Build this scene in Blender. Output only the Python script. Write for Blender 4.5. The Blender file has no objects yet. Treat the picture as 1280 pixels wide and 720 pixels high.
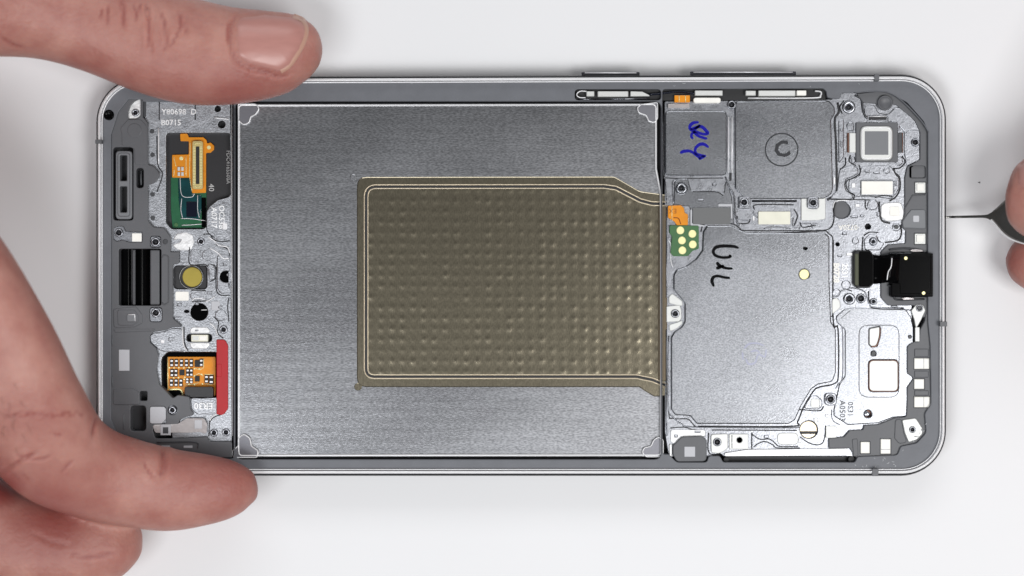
import bpy, bmesh, math, random
import numpy as np
from mathutils import Vector, Matrix
from mathutils.geometry import tessellate_polygon
from mathutils.bvhtree import BVHTree

random.seed(7)
rng = np.random.default_rng(7)
scene = bpy.context.scene
C = scene.collection

# ------------------------------------------------------------------ camera
CAM_H = 0.46                      # metres above the table
ZREF = 0.005                      # height at which one drawing unit = U
U = 0.1483e-3                     # drawing unit in metres (phone 158 mm long)
cam_d = bpy.data.cameras.new('camera')
cam = bpy.data.objects.new('camera', cam_d)
C.objects.link(cam)
cam.location = (0, 0, CAM_H)
cam.rotation_euler = (0, 0, 0)
cam_d.sensor_width = 36
cam_d.lens = 36 * (CAM_H - ZREF) / (1280 * U)
cam_d.clip_start = 0.01
cam_d.clip_end = 20
scene.camera = cam
cam_d.dof.use_dof = True
cam_d.dof.focus_distance = CAM_H - 0.0050
cam_d.dof.aperture_fstop = 9.0
scene.view_settings.view_transform = 'Standard'
scene.view_settings.look = 'None'
scene.view_settings.exposure = 0.0
scene.view_settings.gamma = 1.0

# ------------------------------------------------------------------ light
world = bpy.data.worlds.new('World')
scene.world = world
world.use_nodes = True
bg = world.node_tree.nodes['Background']
bg.inputs[0].default_value = (0.97, 0.985, 1.0, 1)
bg.inputs[1].default_value = 0.12


def area(name, loc, target, sx, sy, power, col=(1, 1, 1)):
    d = bpy.data.lights.new(name, 'AREA')
    d.shape = 'RECTANGLE'
    d.size, d.size_y, d.energy, d.color = sx, sy, power, col
    o = bpy.data.objects.new(name, d)
    C.objects.link(o)
    o.location = loc
    v = Vector(target) - Vector(loc)
    o.rotation_euler = v.to_track_quat('-Z', 'Y').to_euler()
    return o


area('key_softbox', (0.265, -0.135, 0.62), (0.03, 0, 0), 0.27, 0.24, 2.4, (1.0, 0.995, 0.985))
area('fill_softbox', (-0.17, -0.235, 0.62), (-0.02, 0, 0), 0.34, 0.20, 1.9, (0.97, 0.985, 1.0))
area('back_softbox', (0.05, 0.75, 0.60), (0, 0, 0), 0.9, 0.3, 2.4, (0.985, 0.99, 1.0))

# ------------------------------------------------------------------ helpers


def W(p, z):
    """drawing coordinates (units from the drawing's corner) -> metres on plane z"""
    k = U * (CAM_H - z) / (CAM_H - ZREF)
    return ((p[0] - 640) * k, -(p[1] - 360) * k)


def mm(z):
    return z * 1e-3


def rnd(pts, r=3.0, seg=4):
    """round the corners of a polygon; a point may carry its own radius (x, y, r)"""
    out = []
    n = len(pts)
    for i in range(n):
        p = pts[i]
        rr = p[2] if len(p) > 2 else r
        p = Vector(p[:2]); a = Vector(pts[i - 1][:2]); b = Vector(pts[(i + 1) % n][:2])
        da, db = a - p, b - p
        la, lb = da.length, db.length
        if la < 1e-6 or lb < 1e-6:
            continue
        da /= la; db /= lb
        ang = da.angle(db, math.pi)
        if rr <= 0 or ang > math.pi - 0.06:
            out.append((p.x, p.y)); continue
        t = min(rr / math.tan(ang / 2), la * 0.48, lb * 0.48)
        p0, p1 = p + da * t, p + db * t
        for k in range(seg + 1):
            s = k / seg
            q = p0 * (1 - s) ** 2 + p * 2 * s * (1 - s) + p1 * s * s
            out.append((q.x, q.y))
    return out


def R(x0, y0, x1, y1, r=2.0, seg=4):
    return rnd([(x0, y0), (x1, y0), (x1, y1), (x0, y1)], r, seg)


def circ(cx, cy, r, n=20, ry=None):
    ry = ry or r
    return [(cx + r * math.cos(2 * math.pi * k / n), cy + ry * math.sin(2 * math.pi * k / n)) for k in range(n)]


def sarea(p):
    return 0.5 * sum(p[i - 1][0] * p[i][1] - p[i][0] * p[i - 1][1] for i in range(len(p)))


def ccw(p):
    return p if sarea(p) > 0 else p[::-1]


def inset(p, d):
    """offset a ccw polygon inward by d"""
    n = len(p); out = []
    for i in range(n):
        a, b, c = Vector(p[i - 1]), Vector(p[i]), Vector(p[(i + 1) % n])
        e1, e2 = b - a, c - b
        if e1.length < 1e-12 or e2.length < 1e-12:
            out.append(tuple(b)); continue
        e1.normalize(); e2.normalize()
        n1, n2 = Vector((-e1.y, e1.x)), Vector((-e2.y, e2.x))
        m = n1 + n2
        k = m.length_squared
        m = m * (2 / k) if k > 0.3 else n1
        if m.length > 1.8:
            m = m.normalized() * 1.8
        out.append((b.x + m.x * d, b.y + m.y * d))
    return out


def clean(p, eps=2e-6):
    out = []
    for q in p:
        if not out or (q[0] - out[-1][0]) ** 2 + (q[1] - out[-1][1]) ** 2 > eps * eps:
            out.append(q)
    if len(out) > 2 and (out[0][0] - out[-1][0]) ** 2 + (out[0][1] - out[-1][1]) ** 2 < eps * eps:
        out.pop()
    return out


def prism_mesh(name, outline, z0, z1, bevel=0.6, holes=(), bz=None):
    """bevelled slab between heights z0 and z1 (mm); outline and holes in drawing units"""
    Z0, Z1 = mm(z0), mm(z1)
    b = bevel * U
    b = min(b, (Z1 - Z0) * 0.8) if bz is None else b
    bh = b if bz is None else mm(bz)
    loops = [ccw(clean([W(p, Z1) for p in outline]))] + [ccw(clean([W(p, Z1) for p in h]))[::-1] for h in holes]
    verts, faces, top, base = [], [], [], 0
    for lp in loops:
        n = len(lp)
        rings = [(lp, Z0), (lp, Z1 - bh), (inset(lp, b * 0.35), Z1 - bh * 0.3), (inset(lp, b), Z1)] if b > 0 else [(lp, Z0), (lp, Z1)]
        for pts, z in rings:
            verts += [(x, y, z) for x, y in pts]
        for k in range(len(rings) - 1):
            o0, o1 = base + k * n, base + (k + 1) * n
            for i in range(n):
                j = (i + 1) % n
                faces.append((o0 + i, o0 + j, o1 + j, o1 + i))
        last = base + (len(rings) - 1) * n
        top.append(list(range(last, last + n)))
        base += n * len(rings)
    flat = [i for t in top for i in t]
    for tri in tessellate_polygon([[Vector(verts[i]) for i in t] for t in top]):
        f = [flat[k] for k in tri]
        a, b2, c = (Vector(verts[k]) for k in f)
        if (b2 - a).cross(c - a).z < 0:
            f = f[::-1]
        faces.append(tuple(f))
    me = bpy.data.meshes.new(name)
    me.from_pydata(verts, [], faces)
    me.update()
    return me


def link(name, me, mat, parent=None, smooth=False):
    if mat and not me.materials:
        me.materials.append(M[mat])
    if smooth:
        me.polygons.foreach_set('use_smooth', [True] * len(me.polygons))
    o = bpy.data.objects.new(name, me)
    C.objects.link(o)
    if parent:
        o.parent = parent
    return o


def plate(name, outline, z0, z1, mat, parent, bevel=0.7, holes=(), bz=None):
    return link(name, prism_mesh(name, outline, z0, z1, bevel, holes, bz), mat, parent)


def strip_mesh(name, path, prof, closed=False):
    """sweep a profile [(offset units, z mm)] along a 2-D path in drawing units"""
    n = len(path)
    verts, faces = [], []
    zref = mm(max(z for _, z in prof))
    P = [Vector(W(p, zref)) for p in path]
    nor = []
    for i in range(n):
        if closed:
            e1, e2 = P[i] - P[i - 1], P[(i + 1) % n] - P[i]
        else:
            e1 = P[i] - P[i - 1] if i else P[1] - P[0]
            e2 = P[i + 1] - P[i] if i < n - 1 else e1
        e1 = e1.normalized(); e2 = e2.normalized()
        m = Vector((-e1.y - e2.y, e1.x + e2.x))
        m = m * (2 / m.length_squared) if m.length_squared > 0.4 else Vector((-e1.y, e1.x))
        nor.append(m)
    k = len(prof)
    for i in range(n):
        for d, z in prof:
            q = P[i] + nor[i] * d * U
            verts.append((q.x, q.y, mm(z)))
    rng_ = range(n) if closed else range(n - 1)
    for i in rng_:
        j = (i + 1) % n
        for a in range(k - 1):
            faces.append((i * k + a, i * k + a + 1, j * k + a + 1, j * k + a))
    if not closed:
        faces.append(tuple(range(k)))
        faces.append(tuple(range((n - 1) * k, n * k))[::-1])
    me = bpy.data.meshes.new(name)
    me.from_pydata(verts, [], faces)
    bm = bmesh.new(); bm.from_mesh(me)
    bmesh.ops.recalc_face_normals(bm, faces=bm.faces)
    # open sheets: make the faces look upward
    if sum(f.normal.z * f.calc_area() for f in bm.faces) < 0:
        bmesh.ops.reverse_faces(bm, faces=bm.faces)
    bm.to_mesh(me); bm.free()
    return me


def bead(name, path, w, h, z, mat, parent, closed=False, n=6):
    """half-round ridge of width w (units) and height h (mm) standing on height z"""
    prof = [(-w / 2, z - 0.4)] + [(-w / 2 * math.cos(math.pi * k / n), z + h * math.sin(math.pi * k / n)) for k in range(n + 1)] + [(w / 2, z - 0.4)]
    return link(name, strip_mesh(name, path, prof, closed), mat, parent, True)


def smooth_path(pts, seg=6, closed=False):
    out = []
    n = len(pts)
    rng_ = range(n) if closed else range(n - 1)
    for i in rng_:
        p1, p2 = Vector(pts[i]), Vector(pts[(i + 1) % n])
        p0 = Vector(pts[i - 1]) if (i or closed) else p1 * 2 - p2
        p3 = Vector(pts[(i + 2) % n]) if (i < n - 2 or closed) else p2 * 2 - p1
        for k in range(seg):
            t = k / seg
            q = 0.5 * (2 * p1 + (p2 - p0) * t + (2 * p0 - 5 * p1 + 4 * p2 - p3) * t * t + (3 * p1 - p0 - 3 * p2 + p3) * t ** 3)
            out.append(tuple(q))
    if not closed:
        out.append(tuple(pts[-1]))
    return out


def stroke(name, pts, w, z, mat, parent, taper=True):
    """a flat pen line (ink film) following the points"""
    path = smooth_path(pts, 5)
    n = len(path)
    verts, faces = [], []
    P = [Vector(W(p, mm(z))) for p in path]
    for i in range(n):
        e = (P[min(i + 1, n - 1)] - P[max(i - 1, 0)])
        e = e.normalized() if e.length > 0 else Vector((1, 0))
        m = Vector((-e.y, e.x))
        s = i / (n - 1)
        ww = w * U / 2 * ((0.65 + 0.35 * math.sin(math.pi * min(1, s * 1.2)) + 0.12 * math.sin(9 * s)) if taper else 1)
        if i in (0, n - 1):
            ww *= 0.5
        a, b = P[i] + m * ww, P[i] - m * ww
        verts += [(a.x, a.y, mm(z)), (b.x, b.y, mm(z)), (a.x, a.y, mm(z + 0.015)), (b.x, b.y, mm(z + 0.015))]
    for i in range(n - 1):
        o = 4 * i
        faces += [(o + 2, o + 3, o + 7, o + 6), (o, o + 2, o + 6, o + 4), (o + 3, o + 1, o + 5, o + 7)]
    me = bpy.data.meshes.new(name)
    me.from_pydata(verts, [], faces)
    return link(name, me, mat, parent)


def text(name, s, cx, cy, size, rot, z, h, mat, parent, bold=0.0, sx=1.0):
    cu = bpy.data.curves.new('text', 'FONT')
    cu.body = s
    cu.size = size * U * 1.38
    cu.align_x = 'CENTER'; cu.align_y = 'CENTER'
    cu.extrude = mm(h)
    cu.offset = bold * U
    cu.resolution_u = 2
    o = bpy.data.objects.new('text', cu)
    C.objects.link(o)
    bpy.context.view_layer.update()
    me = bpy.data.meshes.new_from_object(o.evaluated_get(bpy.context.evaluated_depsgraph_get()))
    bpy.data.objects.remove(o)
    x, y = W((cx, cy), mm(z))
    me.transform(Matrix.Translation((x, y, mm(z))) @ Matrix.Rotation(math.radians(rot), 4, 'Z') @ Matrix.Diagonal((sx, 1, 1, 1)))
    me.materials.clear()
    me.name = name
    return link(name, me, mat, parent)


def lathe(name, cx, cy, prof, mat, parent, n=24, z_at=None):
    """turned piece: profile [(radius units, z mm)] about a vertical axis"""
    zt = mm(max(z for _, z in prof)) if z_at is None else mm(z_at)
    x0, y0 = W((cx, cy), zt)
    verts, faces = [], []
    k = len(prof)
    for i in range(n):
        a = 2 * math.pi * i / n
        for r, z in prof:
            verts.append((x0 + r * U * math.cos(a), y0 + r * U * math.sin(a), mm(z)))
    for i in range(n):
        j = (i + 1) % n
        for a in range(k - 1):
            faces.append((i * k + a, j * k + a, j * k + a + 1, i * k + a + 1))
    if prof[-1][0] > 0:
        faces.append(tuple(i * k + k - 1 for i in range(n)))
    me = bpy.data.meshes.new(name)
    me.from_pydata(verts, [], faces)
    bm = bmesh.new(); bm.from_mesh(me)
    bmesh.ops.remove_doubles(bm, verts=bm.verts, dist=1e-7)
    bm.to_mesh(me); bm.free()
    return link(name, me, mat, parent, True)


def empty(name, loc=(0, 0, 0)):
    o = bpy.data.objects.new(name, None)
    o.empty_display_size = 0.01
    C.objects.link(o)
    o.location = loc
    return o


def tag(o, label, cat, group=None):
    o['label'] = label; o['category'] = cat
    if group:
        o['group'] = group


# ------------------------------------------------------------------ materials
M = {}


def srgb(r, g, b):
    f = lambda c: ((c / 255 + 0.055) / 1.055) ** 2.4 if c > 10 else c / 255 / 12.92
    return (f(r), f(g), f(b), 1)


def mat(name, col, metal=0.0, rough=0.5, bump=0.0, bscale=3000, var=0.0, vscale=400, stretch=(1, 1, 1),
        rvar=0.0, speck=0.0, coat=0.0, spec=0.5, detail=3):
    m = bpy.data.materials.new(name)
    m.use_nodes = True
    nt = m.node_tree
    N, L = nt.nodes, nt.links
    b = N['Principled BSDF']
    b.inputs['Base Color'].default_value = col
    b.inputs['Metallic'].default_value = metal
    b.inputs['Roughness'].default_value = rough
    b.inputs['Specular IOR Level'].default_value = spec
    b.inputs['Coat Weight'].default_value = coat
    b.inputs['Coat Roughness'].default_value = 0.08
    tc = N.new('ShaderNodeTexCoord')
    mp = N.new('ShaderNodeMapping')
    mp.inputs['Scale'].default_value = stretch
    L.new(tc.outputs['Object'], mp.inputs['Vector'])
    if var or rvar:
        n1 = N.new('ShaderNodeTexNoise')
        n1.inputs['Scale'].default_value = vscale
        n1.inputs['Detail'].default_value = 5
        L.new(mp.outputs[0], n1.inputs['Vector'])
    if var or speck:
        src = None
        if var:
            r = N.new('ShaderNodeMapRange')
            r.inputs['From Min'].default_value = 0.3; r.inputs['From Max'].default_value = 0.7
            r.inputs['To Min'].default_value = 1 - var; r.inputs['To Max'].default_value = 1 + var
            L.new(n1.outputs['Fac'], r.inputs['Value'])
            src = r.outputs[0]
        if speck:
            n2 = N.new('ShaderNodeTexNoise')
            n2.inputs['Scale'].default_value = 5200
            n2.inputs['Detail'].default_value = 2
            L.new(mp.outputs[0], n2.inputs['Vector'])
            r2 = N.new('ShaderNodeMapRange')
            r2.inputs['From Min'].default_value = 0.35; r2.inputs['From Max'].default_value = 0.65
            r2.inputs['To Min'].default_value = 1 - speck; r2.inputs['To Max'].default_value = 1 + speck
            L.new(n2.outputs['Fac'], r2.inputs['Value'])
            if src:
                mu = N.new('ShaderNodeMath'); mu.operation = 'MULTIPLY'
                L.new(src, mu.inputs[0]); L.new(r2.outputs[0], mu.inputs[1])
                src = mu.outputs[0]
            else:
                src = r2.outputs[0]
        vm = N.new('ShaderNodeVectorMath'); vm.operation = 'SCALE'
        vm.inputs[0].default_value = col[:3]
        L.new(src, vm.inputs['Scale'])
        L.new(vm.outputs[0], b.inputs['Base Color'])
    if rvar:
        r = N.new('ShaderNodeMapRange')
        r.inputs['From Min'].default_value = 0.3; r.inputs['From Max'].default_value = 0.7
        r.inputs['To Min'].default_value = max(0.03, rough - rvar); r.inputs['To Max'].default_value = rough + rvar
        L.new(n1.outputs['Fac'], r.inputs['Value'])
        L.new(r.outputs[0], b.inputs['Roughness'])
    if bump:
        n3 = N.new('ShaderNodeTexNoise')
        n3.inputs['Scale'].default_value = bscale
        n3.inputs['Detail'].default_value = detail
        L.new(mp.outputs[0], n3.inputs['Vector'])
        bp = N.new('ShaderNodeBump')
        bp.inputs['Strength'].default_value = bump
        bp.inputs['Distance'].default_value = 0.0001
        L.new(n3.outputs['Fac'], bp.inputs['Height'])
        L.new(bp.outputs[0], b.inputs['Normal'])
    M[name] = m
    return m


mat('table_white', srgb(231, 231, 233), 0, 0.55, 0.05, 900, 0.015, 12)
mat('side_shade', srgb(12, 12, 18), 1, 0.35)  # near-black base paints the silver frame's side as dark as its reflections
mat('rim_highlight', srgb(250, 250, 252), 0.2, 0.25)  # near-white base puts the rim's bright highlight into the colour
mat('ledge', srgb(100, 102, 108), 0.0, 0.5, 0.15, 2500, 0.06, 350)
mat('plastic', srgb(90, 91, 95), 0.0, 0.45, 0.10, 2500, 0.04, 300)
mat('plastic_dark', srgb(62, 63, 67), 0.0, 0.4, 0.10, 2500, 0.05, 300)
mat('plastic_light', srgb(116, 118, 122), 0.0, 0.45, 0.10, 2500, 0.03, 300)
mat('gap', srgb(20, 20, 26), 0.0, 0.5)  # near-black base adds painted shade to gaps, holes and grooves
mat('floor_dark', srgb(40, 40, 44), 0.0, 0.5, 0.1, 2000)
mat('tray_metal', srgb(155, 156, 160), 1, 0.28, 0.09, 4500, 0.03, 60, (0.35, 1, 1), 0.03, 0.28)
mat('tray_plastic', srgb(120, 120, 126), 0.7, 0.4, 0.1, 2400)
mat('plate_metal', srgb(146, 148, 153), 1, 0.27, 0.09, 4500, 0.03, 70, (0.6, 1, 1), 0.035, 0.22)
mat('bright_metal', srgb(160, 162, 168), 1, 0.29, 0.15, 2600, 0.05, 900, (1, 1, 1), 0.03, 0.10, detail=4)
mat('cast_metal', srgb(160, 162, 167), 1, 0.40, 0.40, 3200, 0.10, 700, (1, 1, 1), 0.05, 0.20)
mat('highlight_white', srgb(246, 246, 248), 0.3, 0.3)  # near-white, barely metallic: edge highlights painted into the colour
mat('scraped', srgb(225, 225, 226), 0.7, 0.5, 0.6, 1400, 0.12, 900)
mat('brass_plate', srgb(172, 163, 142), 1, 0.20, 0.06, 3500, 0.03, 900, (1, 0.35, 1), 0.0, 0.14)
mat('brass_edge', srgb(228, 214, 190), 0.6, 0.3)
mat('brass_shade', srgb(96, 87, 74), 1, 0.4, 0.1, 1500)  # darker brass: the shade at the end step put into the colour
mat('gold', srgb(242, 234, 176), 0.5, 0.35)
mat('gold_dull', srgb(165, 148, 62), 0.3, 0.38, 0.05, 2000, 0.05, 500)
mat('orange_film', srgb(226, 142, 22), 0.0, 0.28, 0.1, 1600, 0.08, 500, coat=0.3)
mat('orange_dark', srgb(140, 70, 14), 0.0, 0.3)
mat('green_board', srgb(24, 92, 58), 0.0, 0.3, 0.08, 1500, 0.12, 700, coat=0.4)
mat('green_contact', srgb(58, 104, 58), 0.0, 0.4, 0.05, 1500, 0.06, 700)
mat('teal_film', srgb(10, 62, 66), 0.0, 0.10, 0.25, 420, 0.2, 500, coat=1.0)
mat('navy_chip', srgb(10, 16, 34), 0.0, 0.12, coat=0.6)
mat('black_film', srgb(38, 37, 40), 0.0, 0.35, 0.05, 1500)
mat('black_gloss', srgb(6, 6, 7), 0.0, 0.16, 0.04, 350, spec=0.07)
mat('black_matt', srgb(26, 26, 28), 0.0, 0.6, 0.1, 2000)
mat('glass_dark', srgb(12, 12, 14), 0.0, 0.06, coat=1.0)
mat('port_metal', srgb(90, 90, 96), 1, 0.25)
mat('ivory', srgb(196, 178, 120), 0.2, 0.4)
mat('white_pad', srgb(246, 244, 238), 0.0, 0.45, 0.05, 2000, 0.03, 600)
mat('cream_pad', srgb(232, 230, 214), 0.0, 0.4, 0.05, 2000, 0.04, 600)
mat('grey_pad', srgb(188, 189, 194), 0.0, 0.45, 0.05, 2000)
mat('grey_sticker', srgb(104, 105, 106), 0.0, 0.5)
mat('light_tab', srgb(205, 206, 204), 0.5, 0.45, 0.1, 2000)
mat('bronze', srgb(112, 84, 74), 1, 0.3)
mat('olive_edge', srgb(52, 56, 26), 0.0, 0.4)
mat('red_tape', srgb(176, 14, 26), 0.0, 0.5, 0.08, 1400, 0.06, 500)
mat('blue_ink', srgb(26, 24, 150), 0.0, 0.6, spec=0.1)
mat('black_ink', srgb(8, 8, 10), 0.0, 0.6, spec=0.1)
mat('grey_ink', srgb(56, 57, 60), 0.1, 0.5, spec=0.2)
mat('print_white', srgb(196, 196, 196), 0.0, 0.5)
mat('clear_tape', srgb(196, 190, 190), 0.3, 0.15, 0.5, 500, 0.1, 500)
mat('tool_metal', srgb(140, 138, 135), 1, 0.24, 0.05, 1500)
mat('nail', srgb(182, 130, 122), 0, 0.33, 0.10, 500, 0.04, 300, (1, 4, 1))
mat('nail_edge', srgb(188, 146, 128), 0, 0.3)
mat('hair', srgb(96, 70, 58), 0, 0.5)
mat('fleck', srgb(150, 152, 156), 0.0, 0.4)
mat('dust', srgb(70, 70, 72), 0, 0.8)



def milled(name, pitch_mm, depth, rot=0.0, scratch=0.0):
    """add faint milling ridges and hairline scratches to a metal"""
    nt = M[name].node_tree; N, L = nt.nodes, nt.links
    b = N['Principled BSDF']
    tc = N.new('ShaderNodeTexCoord')
    prev = b.inputs['Normal'].links[0].from_socket if b.inputs['Normal'].links else None
    if depth:
        wv = N.new('ShaderNodeTexWave'); wv.bands_direction = 'Y'
        wv.inputs['Scale'].default_value = 2 * math.pi / (pitch_mm * 1e-3) / 20
        wv.inputs['Distortion'].default_value = 0.6
        L.new(tc.outputs['Object'], wv.inputs['Vector'])
        bp = N.new('ShaderNodeBump'); bp.inputs['Strength'].default_value = depth; bp.inputs['Distance'].default_value = 0.0001
        L.new(wv.outputs['Fac'], bp.inputs['Height'])
        if prev:
            L.new(prev, bp.inputs['Normal'])
        prev = bp.outputs[0]
    if scratch:
        mp = N.new('ShaderNodeMapping'); mp.vector_type = 'TEXTURE'; mp.inputs['Rotation'].default_value = (0, 0, rot); mp.inputs['Scale'].default_value = (30, 1, 1)
        L.new(tc.outputs['Object'], mp.inputs['Vector'])
        n = N.new('ShaderNodeTexNoise'); n.inputs['Scale'].default_value = 1700; n.inputs['Detail'].default_value = 1
        L.new(mp.outputs[0], n.inputs['Vector'])
        r = N.new('ShaderNodeMapRange'); r.inputs['From Min'].default_value = 0.68; r.inputs['From Max'].default_value = 0.80
        L.new(n.outputs['Fac'], r.inputs['Value'])
        bp = N.new('ShaderNodeBump'); bp.inputs['Strength'].default_value = scratch; bp.inputs['Distance'].default_value = 0.0001
        L.new(r.outputs[0], bp.inputs['Height'])
        if prev:
            L.new(prev, bp.inputs['Normal'])
        prev = bp.outputs[0]
    L.new(prev, b.inputs['Normal'])


milled('tray_metal', 1.85, 0.03, 0.1, 0.035)
milled('plate_metal', 1.85, 0.0, 0.9, 0.012)

# skin
m = bpy.data.materials.new('skin'); m.use_nodes = True
nt = m.node_tree; N, L = nt.nodes, nt.links
b = N['Principled BSDF']
b.inputs['Roughness'].default_value = 0.48
b.inputs['Specular IOR Level'].default_value = 0.4
b.inputs['Subsurface Weight'].default_value = 0.35
b.inputs['Subsurface Radius'].default_value = (1.0, 0.35, 0.2)
b.inputs['Subsurface Scale'].default_value = 0.0018
tc = N.new('ShaderNodeTexCoord')
n1 = N.new('ShaderNodeTexNoise'); n1.inputs['Scale'].default_value = 120; n1.inputs['Detail'].default_value = 6
n1.inputs['Roughness'].default_value = 0.6
L.new(tc.outputs['Object'], n1.inputs['Vector'])
cr = N.new('ShaderNodeValToRGB')
cr.color_ramp.elements[0].position = 0.32; cr.color_ramp.elements[0].color = srgb(164, 107, 98)
cr.color_ramp.elements[1].position = 0.68; cr.color_ramp.elements[1].color = srgb(190, 141, 129)
L.new(n1.outputs['Fac'], cr.inputs['Fac'])
at = N.new('ShaderNodeAttribute'); at.attribute_name = 'flush_shade'
mx = N.new('ShaderNodeMix'); mx.data_type = 'RGBA'
L.new(at.outputs['Fac'], mx.inputs[0])
L.new(cr.outputs[0], mx.inputs[6])
mx.inputs[7].default_value = srgb(138, 62, 58)
L.new(mx.outputs[2], b.inputs['Base Color'])
vo = N.new('ShaderNodeTexVoronoi'); vo.inputs['Scale'].default_value = 1500
L.new(tc.outputs['Object'], vo.inputs['Vector'])
n2 = N.new('ShaderNodeTexNoise'); n2.inputs['Scale'].default_value = 900; n2.inputs['Detail'].default_value = 5
L.new(tc.outputs['Object'], n2.inputs['Vector'])
vo2 = N.new('ShaderNodeTexVoronoi'); vo2.feature = 'DISTANCE_TO_EDGE'; vo2.inputs['Scale'].default_value = 900
L.new(tc.outputs['Object'], vo2.inputs['Vector'])
ad = N.new('ShaderNodeMath'); ad.operation = 'ADD'
L.new(vo2.outputs['Distance'], ad.inputs[0]); L.new(n2.outputs['Fac'], ad.inputs[1])
bp = N.new('ShaderNodeBump'); bp.inputs['Strength'].default_value = 0.55; bp.inputs['Distance'].default_value = 0.00015
L.new(ad.outputs[0], bp.inputs['Height']); L.new(bp.outputs[0], b.inputs['Normal'])
M['skin'] = m

# ------------------------------------------------------------------ the table
me = bpy.data.meshes.new('table')
me.from_pydata([(-0.8, -0.7, 0), (0.8, -0.7, 0), (0.8, 0.7, 0), (-0.8, 0.7, 0)], [], [(0, 1, 2, 3)])
t = link('table_surface', me, 'table_white'); t['kind'] = 'structure'

# ------------------------------------------------------------------ the phone
phone = empty('opened_phone', (0, 0, 0))
tag(phone, 'opened silver phone frame with empty battery tray lying face down on white table', 'phone')

X0, Y0, X1, Y1, CR = 117.5, 91, 1185.5, 596.5, 58


def skew(p):
    x, y = p
    return (x, y + (1090 - x) * 0.0036 * (Y1 - y) / (Y1 - Y0) if x < 1090 else y)


def outline(d, seg=14):
    r = max(CR - d, 6)
    pts = []
    for cx, cy, a0 in ((X1 - CR, Y0 + CR, -90), (X1 - CR, Y1 - CR, 0), (X0 + CR, Y1 - CR, 90), (X0 + CR, Y0 + CR, 180)):
        for k in range(seg + 1):
            a = math.radians(a0 + 90 * k / seg)
            pts.append((cx + r * math.cos(a), cy + r * math.sin(a)))
    return [skew(p) for p in pts]


def ring(name, prof, mat_, parent):
    """profile [(inset units, z mm)] swept round the phone outline"""
    loops = []
    for d, z in prof:
        base = [W(p, mm(6.5)) for p in outline(d)]
        loops.append([(x, y, mm(z)) for x, y in base])
    n = len(loops[0]); verts = [v for l in loops for v in l]; faces = []
    for k in range(len(loops) - 1):
        for i in range(n):
            j = (i + 1) % n
            faces.append((k * n + i, (k + 1) * n + i, (k + 1) * n + j, k * n + j))
    me = bpy.data.meshes.new(name); me.from_pydata(verts, [], faces)
    bm = bmesh.new(); bm.from_mesh(me)
    if sum(f.normal.z * f.calc_area() for f in bm.faces) < 0:
        bmesh.ops.reverse_faces(bm, faces=bm.faces)
    bm.to_mesh(me); bm.free()
    return link(name, me, mat_, parent, True)


ring('side_band', [(30, 0.0), (5, 0.0), (2, 0.5), (0.4, 1.6), (0, 3.0), (0.5, 4.4), (1.6, 5.4), (3.2, 6.05), (4.9, 6.3), (5.0, 5.5)], 'side_shade', phone)
ring('rim', [(4.4, 5.8), (4.4, 6.3), (7.0, 6.92), (7.4, 6.94), (7.7, 6.8), (7.9, 5.6)], 'rim_highlight', phone)
ring('inner_rim', [(8.5, 5.3), (8.6, 5.9), (9.5, 6.1), (9.9, 6.1), (10.0, 5.9), (10.0, 5.3)], 'rim_highlight', phone)
# antenna breaks in the rim
for name, pts in (('antenna_line', R(1093, 92.3, 1099, 101, .5)), ('antenna_line', R(1090.5, 586, 1098, 595.2, .5)),
                  ('antenna_line', R(1175, 402, 1184, 408, .5)), ('antenna_line', R(119, 174.5, 127, 179.5, .5))):
    plate(name, pts, 3.0, 7.03, 'plastic', phone, 0.3)
# side keys
for x0, x1, y in ((727, 799.5, 89.4), (863, 995, 88.6)):
    k = plate('side_key', R(x0, y + 0.4, x1, y + 9, 1.5), 3.4, 4.6, 'port_metal', phone, 0.4)
    bead('key_edge', [(x0 + 4, y + 1.6), (x1 - 4, y + 1.6)], 1.2, 0.1, 4.58, 'highlight_white', k)

# floor and outer ledge
plate('back_floor', outline(6), 0.6, 1.6, 'gap', phone, 0)
ledge_hole_tray = rnd([(291, 127.5), (833, 126), (833, 574), (291, 574)], 8)
ledge_in_left = rnd([(139, 168, 6), (148, 140, 6), (161, 124, 3), (178, 124), (178, 127), (292, 127), (292, 573.5), (232, 573), (170, 573), (151, 553), (139, 525)], 4)
ledge_in_right = rnd([(828, 111.5), (1029, 110.5), (1033, 114), (1034, 122), (1050, 124), (1052, 116), (1108, 114.5, 10), (1134, 128, 14), (1155, 152, 14), (1160, 166, 10),
                      (1160, 402), (1163, 432), (1164, 505, 8), (1156, 517, 8), (1158, 541, 10), (1146, 554, 8), (1126, 558), (1122, 569, 6),
                      (1072, 571, 4), (1069, 578, 4), (904, 578, 4), (900, 570), (886, 570), (884, 578, 6), (846, 578, 8), (836, 568), (828, 568)], 4)
slot = rnd([(722, 113), (1030, 111.5), (1030, 122), (1018, 124.5), (832, 126), (722, 126)], 4)
plate('ledge', outline(9.6), 1.6, 5.5, 'ledge', phone, 0.8,
      holes=[ledge_in_left, R(293.5, 126.5, 826.5, 574.5, 9), ledge_in_right, R(718.5, 111.5, 826.4, 125.3, 5)])

for _ in range(26):
    if rng.uniform() < .55:
        x, y = rng.uniform(1068, 1165), 0
        y = rng.uniform(572, 583) if x < 1120 else 560 - (x - 1120) * .9 + rng.uniform(2, 12)
    else:
        x, y = rng.uniform(420, 1080), rng.uniform(103, 109)
    a = rng.uniform(0, 3.14); l = rng.uniform(1.5, 4.5)
    stroke('adhesive_fleck', [(x, y), (x + l * math.cos(a) * .5, y + l * math.sin(a) * .3), (x + l * math.cos(a + .5), y + l * math.sin(a + .5) * .6)], rng.uniform(.5, 1.0), 5.505, 'fleck', phone)

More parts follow.
